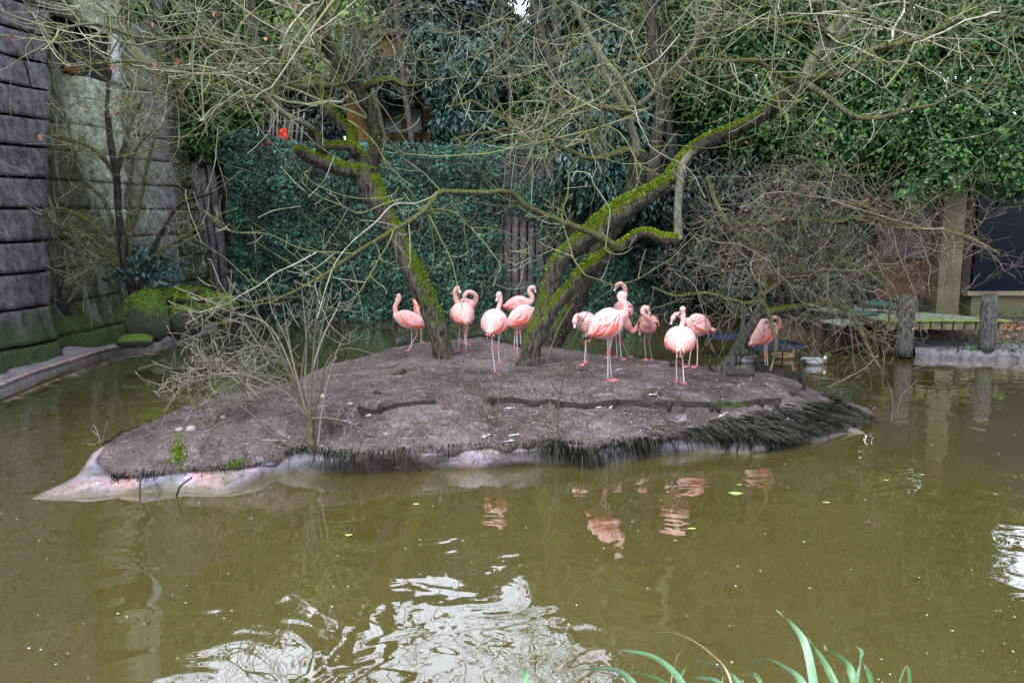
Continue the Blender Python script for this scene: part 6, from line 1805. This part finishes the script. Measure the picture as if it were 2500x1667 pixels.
def crumbs(name, n, size, mat, label, flat=.5, edge=.05, pick=None):
    T = np.array([(1, 0, -.3), (-.5, .87, -.3), (-.5, -.87, -.3), (0, 0, .8)], np.float32)
    pos = np.array([(isl_xy(edge) if pick is None else pick()) for _ in range(n)], np.float32)
    sz = (size * (.4 + npr.rand(n) ** 2 * 1.6)).astype(np.float32)
    an = npr.rand(n) * 6.28
    c, s = np.cos(an), np.sin(an)
    V = T[None] * sz[:, None, None] * np.array([1, 1, flat])
    jit = 1 + .5 * (npr.rand(n, 4, 3) - .5)
    V = V * jit
    X = V[..., 0] * c[:, None] - V[..., 1] * s[:, None]; Yv = V[..., 0] * s[:, None] + V[..., 1] * c[:, None]
    V = np.stack([X, Yv, V[..., 2]], -1) + pos[:, None, :]
    F = (np.array([(0, 1, 3), (1, 2, 3), (2, 0, 3)])[None] + (np.arange(n) * 4)[:, None, None]).reshape(-1, 3)
    o = np_mesh(name, V.reshape(-1, 3), F, mat, None, False)
    tag(o, label, kind='stuff'); return o
M['crumb'] = mat_simple('soil_crumb', (.06, .045, .04), (.22, .17, .165), 30, .95, 0)
crumbs('soil_crumbs', 16000, .011, M['crumb'], 'loose crumbs of soil')
crumbs('white_bits', 1800, .006, M['fluff'], 'tiny white down and dropping flecks', .35)
# ---- roots hanging over the liner and dark sedge stubble on the right rim
M['root'] = mat_twig('black_root', (.003, .004, .004), (.007, .008, .007), (.10, .10, .07), .08)
M['straw'] = mat_twig('dark_straw', (.003, .004, .004), (.007, .009, .008), (.12, .12, .09), .08)
g_ = []
S_ = [(a, b) for a, b in LIN]
def near_rim(px):
    """soil rim pixel row and height above water on the near side"""
    xs_ = [a[0] for a, b in LIN[6:32]]; return float(np.interp(px, xs_, [a[1] for a, b in LIN[6:32]])), float(np.interp(px, xs_, [a[2] for a, b in LIN[6:32]]))
def root_dens(px):
    return float(np.interp(px, [260, 340, 420, 600, 640, 700, 800, 860, 920, 985, 1010, 1060, 1110, 1200, 1300, 1355, 1400, 1450, 1480, 1590, 1620, 1640, 1720, 1800, 1850, 1900, 2000, 2080],
                           [.15, .2, .1, .1, .1, .25, .4, .45, .2, .45, .15, .15, .15, .15, .2, .9, 1., .6, .5, 1., .6, .4, .9, 1., .8, 1., 1., .8]))
cnt = 0
while cnt < 3300:
    px = lr.uniform(265, 2080)
    if lr.random() > root_dens(px): continue
    cnt += 1
    py, z = near_rim(px)
    p = G(px, py - lr.uniform(0, 10), z + .02) + Vector((0, .02, lr.uniform(-.01, .03)))
    out = -1
    full = root_dens(px)
    L_ = .03 + .10 * lr.random() ** 2 + ((.24 if px > 1355 else .20) * lr.random() if lr.random() < full ** 1.5 else 0)
    dx = (.25 if px > 1380 else .03) + lr.gauss(0, .38)
    pts = [tuple(p)]
    d = Vector((dx, out * .8, -.25)).normalized()
    for q in range(5):
        d = (d + Vector((lr.gauss(0, .12), .06, -.42))).normalized()
        p = p + d * L_ / 5; pts.append(tuple(p))
    r = lr.uniform(.0022, .0055)
    g_.append((pts, [r * .9, r, r, r * .8, r * .6, r * .3]))
o = tubes_np('hanging_roots', g_, M['root'], None, 3); tag(o, 'fringe of thin black roots hanging over the near rim', 'roots')
g_ = []
for k in range(2300):     # stubble combed to the right
    u = lr.random() ** .8
    px = 1660 + u * 440; yn = np.interp(px, [1660, 1740, 1876, 1960, 2029, 2100], [1066, 1060, 1066, 1052, 1025, 1008]); yf = np.interp(px, [1660, 1800, 1900, 1990, 2046, 2100], [1062, 1042, 1018, 995, 985, 1000])
    py = yf + (yn - yf) * lr.random() ** .6
    p = G(px, py, .16); zz = island_z(p.x, p.y)
    if zz < -1: zz = .14
    p.z = zz
    an = -.85 + .85 * u + lr.gauss(0, .32)
    if lr.random() < .25: an += lr.gauss(0, .5)
    L_ = lr.uniform(.10, .30)
    d = Vector((math.cos(an), math.sin(an), .12))
    pts = [tuple(p)]
    for q in range(4):
        d = (d + Vector((lr.gauss(0, .05), lr.gauss(0, .05), -.14))).normalized()
        p = p + d * L_ / 4; pts.append(tuple(p))
    r = lr.uniform(.0022, .005)
    g_.append((pts, [r, r, r, r * .8, r * .4]))
o = tubes_np('sedge_stubble', g_, M['straw'], None, 3); tag(o, 'combed black sedge stubble covering the right end of the island', 'stubble')
g_ = []
for k in range(600):      # back right rim and left back rim
    if k % 2: px = lr.uniform(1955, 2045); py = np.interp(px, [1955, 2045], [945, 975])
    else: px = lr.uniform(262, 480); py = np.interp(px, [262, 344, 480], [1080, 1041, 988])
    p = G(px, py, .26 if k % 2 else .22) + Vector((lr.gauss(0, .03), lr.gauss(0, .03), 0)); pts = [tuple(p)]
    d = Vector((lr.gauss(.5 if k % 2 else -.6, .4), lr.uniform(.1, .8), .1)).normalized(); L_ = lr.uniform(.06, .2)
    for q in range(4): d = (d + Vector((0, 0, -.2))).normalized(); p = p + d * L_ / 4; pts.append(tuple(p))
    g_.append((pts, [.003, .003, .003, .002, .001]))
o = tubes_np('rim_roots', g_, M['root'], None, 3); tag(o, 'dark root fringe on the far rims of the island', 'roots')
# pale lobes of liner pushing out between the roots at right
for j, (px, py, s, lab) in enumerate(((1843, 1098, (.13, .07, .07), 'round lilac bulge of liner among roots at right'), (2063, 1048, (.23, .09, .05), 'bright pink liner lobe in the stubble at the right tip'), (1468, 1128, (.12, .07, .09), 'grey green liner bulge below the sapling'), (1722, 1098, (.08, .05, .07), 'small blue grey bulge of liner among roots'))):
    p = G(px, py, .015)
    o = boulder('liner_bulge', tuple(p), s, 20 + j, M['liner'], nu=18, nv=12, amp=.10); o.location = p
    if j == 1: o.rotation_euler = (0, .15, -.55)
    tag(o, lab, 'liner bulge', 'liner bulges at the near rim')
# moss clump on the left slope
mc = [onsoil(435 + lr.gauss(0, 9), 1110 + lr.gauss(0, 20), 0) for _ in range(1500)]
o = leaves_np('moss_clump', [tuple(p) for p in mc], npr.randn(1500, 3), npr.uniform(.010, .026, 1500), LEAF_V, LEAF_F, M['moss_dk'], droop=(0, 0, 2)); tag(o, 'bright green moss clump on the near left slope', 'moss', kind='stuff')
mc = [onsoil(575 + lr.gauss(0, 16), 1132 + lr.gauss(0, 6), 0) for _ in range(700)]
o = leaves_np('moss_clump', [tuple(p) for p in mc], npr.randn(700, 3), npr.uniform(.010, .022, 700), LEAF_V, LEAF_F, M['moss_dk'], droop=(0, 0, 2)); tag(o, 'dark moss at the rim left of the pale shoots', 'moss', kind='stuff')
# ---- floating bits on the water
M['floatleaf'] = mat_simple('floating_leaf', (.20, .30, .05), (.38, .45, .16), 30, .5, 0)
for j, (px, py, s, lab) in enumerate(((1796, 1204, .075, 'ragged green leaf floating below the right end of the island'), (1015, 1230, .04, 'small green leaf floating below the middle of the island'), (2018, 1226, .035, 'small green leaf floating far right'), (1690, 1290, .035, 'yellow green fleck afloat under the flamingo reflections'), (850, 1306, .04, 'green leaf afloat in the left half of the pond'),
                                     (2165, 1172, .03, 'pale leaf floating near the right margin'), (1806, 1183, .03, 'tiny green leaf behind the ragged green one'))):
    p = G(px, py, .004)
    mb = MB(); n_ = 9
    ring_ = [Vector((math.cos(q * 6.283 / n_) * s * rnd.uniform(.5, 1.1), math.sin(q * 6.283 / n_) * s * .6 * rnd.uniform(.6, 1.1), rnd.uniform(0, .004))) for q in range(n_)]
    mb.add([Vector((0, 0, .006))] + ring_, [(0, 1 + q, 1 + (q + 1) % n_) for q in range(n_)])
    o = mb.build('floating_leaf', M['floatleaf'], smooth=False); o.location = p
    tag(o, lab, 'leaf', 'leaves afloat on the pond')
def wpick():
    px, py = lr.uniform(-60, 2560), 860 + 807 * lr.random()
    p = G(px, py, .001); return (p.x, p.y, .001)
crumbs('floating_flecks', 380, .005, M['fluff'], 'white flecks of down floating on the water', .15, pick=wpick)
crumbs('floating_debris', 260, .006, M['edging'], 'dark seeds and twig bits floating on the water', .15, pick=wpick)
g_ = []
for s in ([(1985, 1000), (2010, 975), (2050, 955), (2100, 945), (2150, 930), (2238, 935)], [(2165, 930), (2175, 960), (2180, 1000), (2175, 1040)], [(2240, 928), (2200, 975), (2190, 1010)], [(2120, 970), (2150, 985), (2160, 1000)]):
    pts = [tuple(G(px, py, 0) + Vector((0, 0, .01 + .05 * (i % 2)))) for i, (px, py) in enumerate(s)]
    g_.append((pts, [.004] * len(pts)))
o = tubes_np('drift_twigs', g_[1:], M['twig_brown'], None, 4, kind=None); tag(o, 'thin curved twigs sticking out of the water right of the island', 'twigs')
g_ = []
for s in ([(245, 1085), (240, 1060), (228, 1035)], [(248, 1085), (256, 1050), (262, 1027)], [(243, 1078), (228, 1085), (212, 1083)], [(240, 1062), (232, 1058), (226, 1050)], [(256, 1050), (266, 1040)]):
    pts = [tuple(P(px, py, 6.95)) for px, py in s]
    L_ = crom(pts, 3); g_.append(([tuple(v) for v in L_], [.004] * len(L_)))
o = tubes_np('small_twigs', g_, M['twig_pale'], None, 4, kind=None); tag(o, 'little pale twigs standing at the left tip of the island', 'twigs')
# dead sticks over the liner at the left
for j, (pts_, lab) in enumerate((([(400, 1112), (385, 1150), (387, 1225)], 'bent pale stick hanging over the left liner'), ([(353, 1135), (350, 1180), (342, 1230)], 'dark stick dropping into the water at the left liner'), ([(468, 1165), (448, 1190), (430, 1212)], 'thin dark stick slanting across the white liner'))):
    ps = [G(pts_[0][0], pts_[0][1], .16), G(pts_[1][0], pts_[1][1], .10) + Vector((0, -.05, .03)), G(pts_[2][0], pts_[2][1], -.02)]
    c_ = crom([tuple(p) for p in ps], 4)
    mb = MB(); mb.tube([Vector(p) for p in c_], [.008] * len(c_), 6, rough=.2); o = mb.build('stick', M['twig_pale' if j == 0 else 'edging']); tag(o, lab, 'stick', 'sticks on the left liner')

# ---- near bank grass in the lower right
M['blade'] = None
def mat_blade():
    m, nt, B, N, L = _mat('sedge_blade')
    c = nattr(N, 'col', 'Color')
    L.new(nmix(N, L, 1.0, c, nramp(N, L, nnoise(N, L, 30, 3, .6, nscale(N, L, npos(N), (1, 1, .1))), [(.3, .75), (.7, 1.1)]), 'MULTIPLY'), B.inputs['Base Color'])
    B.inputs['Roughness'].default_value = .38
    return m
M['blade'] = mat_blade()
def blade(parent, pts, w, Y0, Y1, col):
    n_ = len(pts)
    q = crom([(p[0], p[1], Y0 + (Y1 - Y0) * i / (n_ - 1)) for i, p in enumerate(pts)], 6)
    P_ = [P(a[0], a[1], a[2]) for a in q]
    mb = MB(); m_ = len(P_)
    for i, p in enumerate(P_):
        t = i / (m_ - 1)
        d = (P_[min(i + 1, m_ - 1)] - P_[max(i - 1, 0)]).normalized()
        s_ = d.cross(Vector((.15, 1, .25))).normalized()
        u_ = s_.cross(d).normalized()
        ww = w * (1 - t ** 2.2) * (1 if t > .05 else .8) + .0006
        c = lerp3(col, (.42, .36, .20), max(0, t - .82) * 4)
        mb.V += [tuple(p - s_ * ww), tuple(p - u_ * ww * .35), tuple(p + s_ * ww)]; mb.C += [tuple(c) + (1,)] * 3
    for i in range(m_ - 1):
        for e in (0, 1): mb.F.append((i * 3 + e, i * 3 + e + 1, i * 3 + e + 4, i * 3 + e + 3))
    return mb.build('blade', M['blade'], parent)
GRN, GR2, DRY = (.10, .22, .09), (.16, .30, .17), (.42, .34, .20)
clumps = [('sedge clump with one blade tip bowing to the left, lowest middle of the picture', [([(1278, 1760), (1280, 1700), (1282, 1640), (1276, 1628), (1262, 1628)], GRN)]),
          ('sedge clump with long left leaning blades at the bottom right of centre', [([(1700, 1760), (1660, 1660), (1600, 1605), (1530, 1588), (1500, 1587)], GR2), ([(1600, 1760), (1530, 1650), (1470, 1632), (1430, 1634), (1410, 1640)], GR2), ([(1720, 1780), (1640, 1680), (1570, 1645), (1520, 1643)], GRN),
            ([(1640, 1780), (1648, 1700), (1660, 1660), (1668, 1640), (1672, 1632)], GRN), ([(1800, 1780), (1780, 1650), (1730, 1590), (1660, 1548), (1600, 1542)], DRY), ([(1860, 1780), (1800, 1665), (1760, 1630), (1720, 1614), (1690, 1615)], GR2), ([(1790, 1760), (1760, 1670), (1700, 1655), (1670, 1655)], GR2), ([(1765, 1780), (1762, 1700), (1765, 1650)], GRN),
            ([(1920, 1780), (1850, 1660), (1800, 1645), (1750, 1648)], DRY), ([(1650, 1760), (1638, 1680), (1650, 1610), (1670, 1580)], DRY)]),
          ('tall sedge clump with the highest blade near the bottom right', [([(2000, 1790), (1985, 1660), (1965, 1570), (1930, 1520), (1905, 1497), (1895, 1487)], GR2), ([(2080, 1790), (2030, 1650), (1980, 1570), (1960, 1550)], GRN), ([(1990, 1790), (1960, 1670), (1910, 1625), (1870, 1608), (1840, 1618), (1824, 1650)], GR2), ([(1880, 1790), (1860, 1680), (1840, 1640), (1825, 1650)], GRN),
            ([(2110, 1790), (2085, 1660), (2060, 1610), (2020, 1588), (2012, 1572)], GRN), ([(2080, 1790), (2088, 1690), (2100, 1620), (2104, 1590), (2088, 1575)], GR2), ([(2150, 1790), (2135, 1690), (2120, 1640), (2108, 1618)], GRN)]),
          ('small sedge clump at the far bottom right with two short blades', [([(2180, 1790), (2190, 1690), (2205, 1640), (2212, 1622)], GR2), ([(2215, 1790), (2222, 1690), (2220, 1640), (2214, 1624)], GRN), ([(2230, 1790), (2218, 1720), (2215, 1660)], GRN)])]
for j, (lab, bl_) in enumerate(clumps):
    xs0 = sum(b[0][0][0] for b in bl_) / len(bl_)
    bp_ = P(xs0, 1900, 2.05)
    t = thing('sedge_clump', lab, 'grass clump', (bp_.x, 2.0, max(.3, ground_z(bp_.x, 2.0))), 0, 'sedge clumps on the near bank')
    for pts_, c_ in bl_:
        root_ = (pts_[0][0] * .5 + xs0 * .5, 1960)
        blade(t, [root_] + pts_, .015 if c_ is not DRY else .004, 2.0, 2.35 + rnd.uniform(-.1, .15), c_)
# plants on the right bank
lv = []
for k in range(520):
    px, py = lr.uniform(2330, 2560), lr.uniform(770, 856)
    p = G(px, py, .33 if py < 850 else .25); lv.append((p.x, p.y, max(ground_z(p.x, p.y), .2) + lr.uniform(.0, .15)))
o = leaves_np('bank_leaves', lv, npr.randn(520, 3) + np.array([0, 0, 1]), npr.uniform(.04, .09, 520), LEAF_V, LEAF_F, M['laurel'], droop=(0, 0, 1)); tag(o, 'sparse green seedlings on the bank behind the deck', 'plants', kind='stuff')
lv = []
for k in range(2200):
    x = lr.uniform(7.5, 14); y = lr.uniform(14.5, 16.5); lv.append((x, y, ground_z(x, y) + .02))
o = leaves_np('leaf_litter', lv, npr.randn(2200, 3) * .5 + np.array([0, 0, 1]), npr.uniform(.04, .08, 2200), LEAF_V, LEAF_F, M['deadleaf']); tag(o, 'brown leaf litter on the right bank', 'litter', kind='stuff')
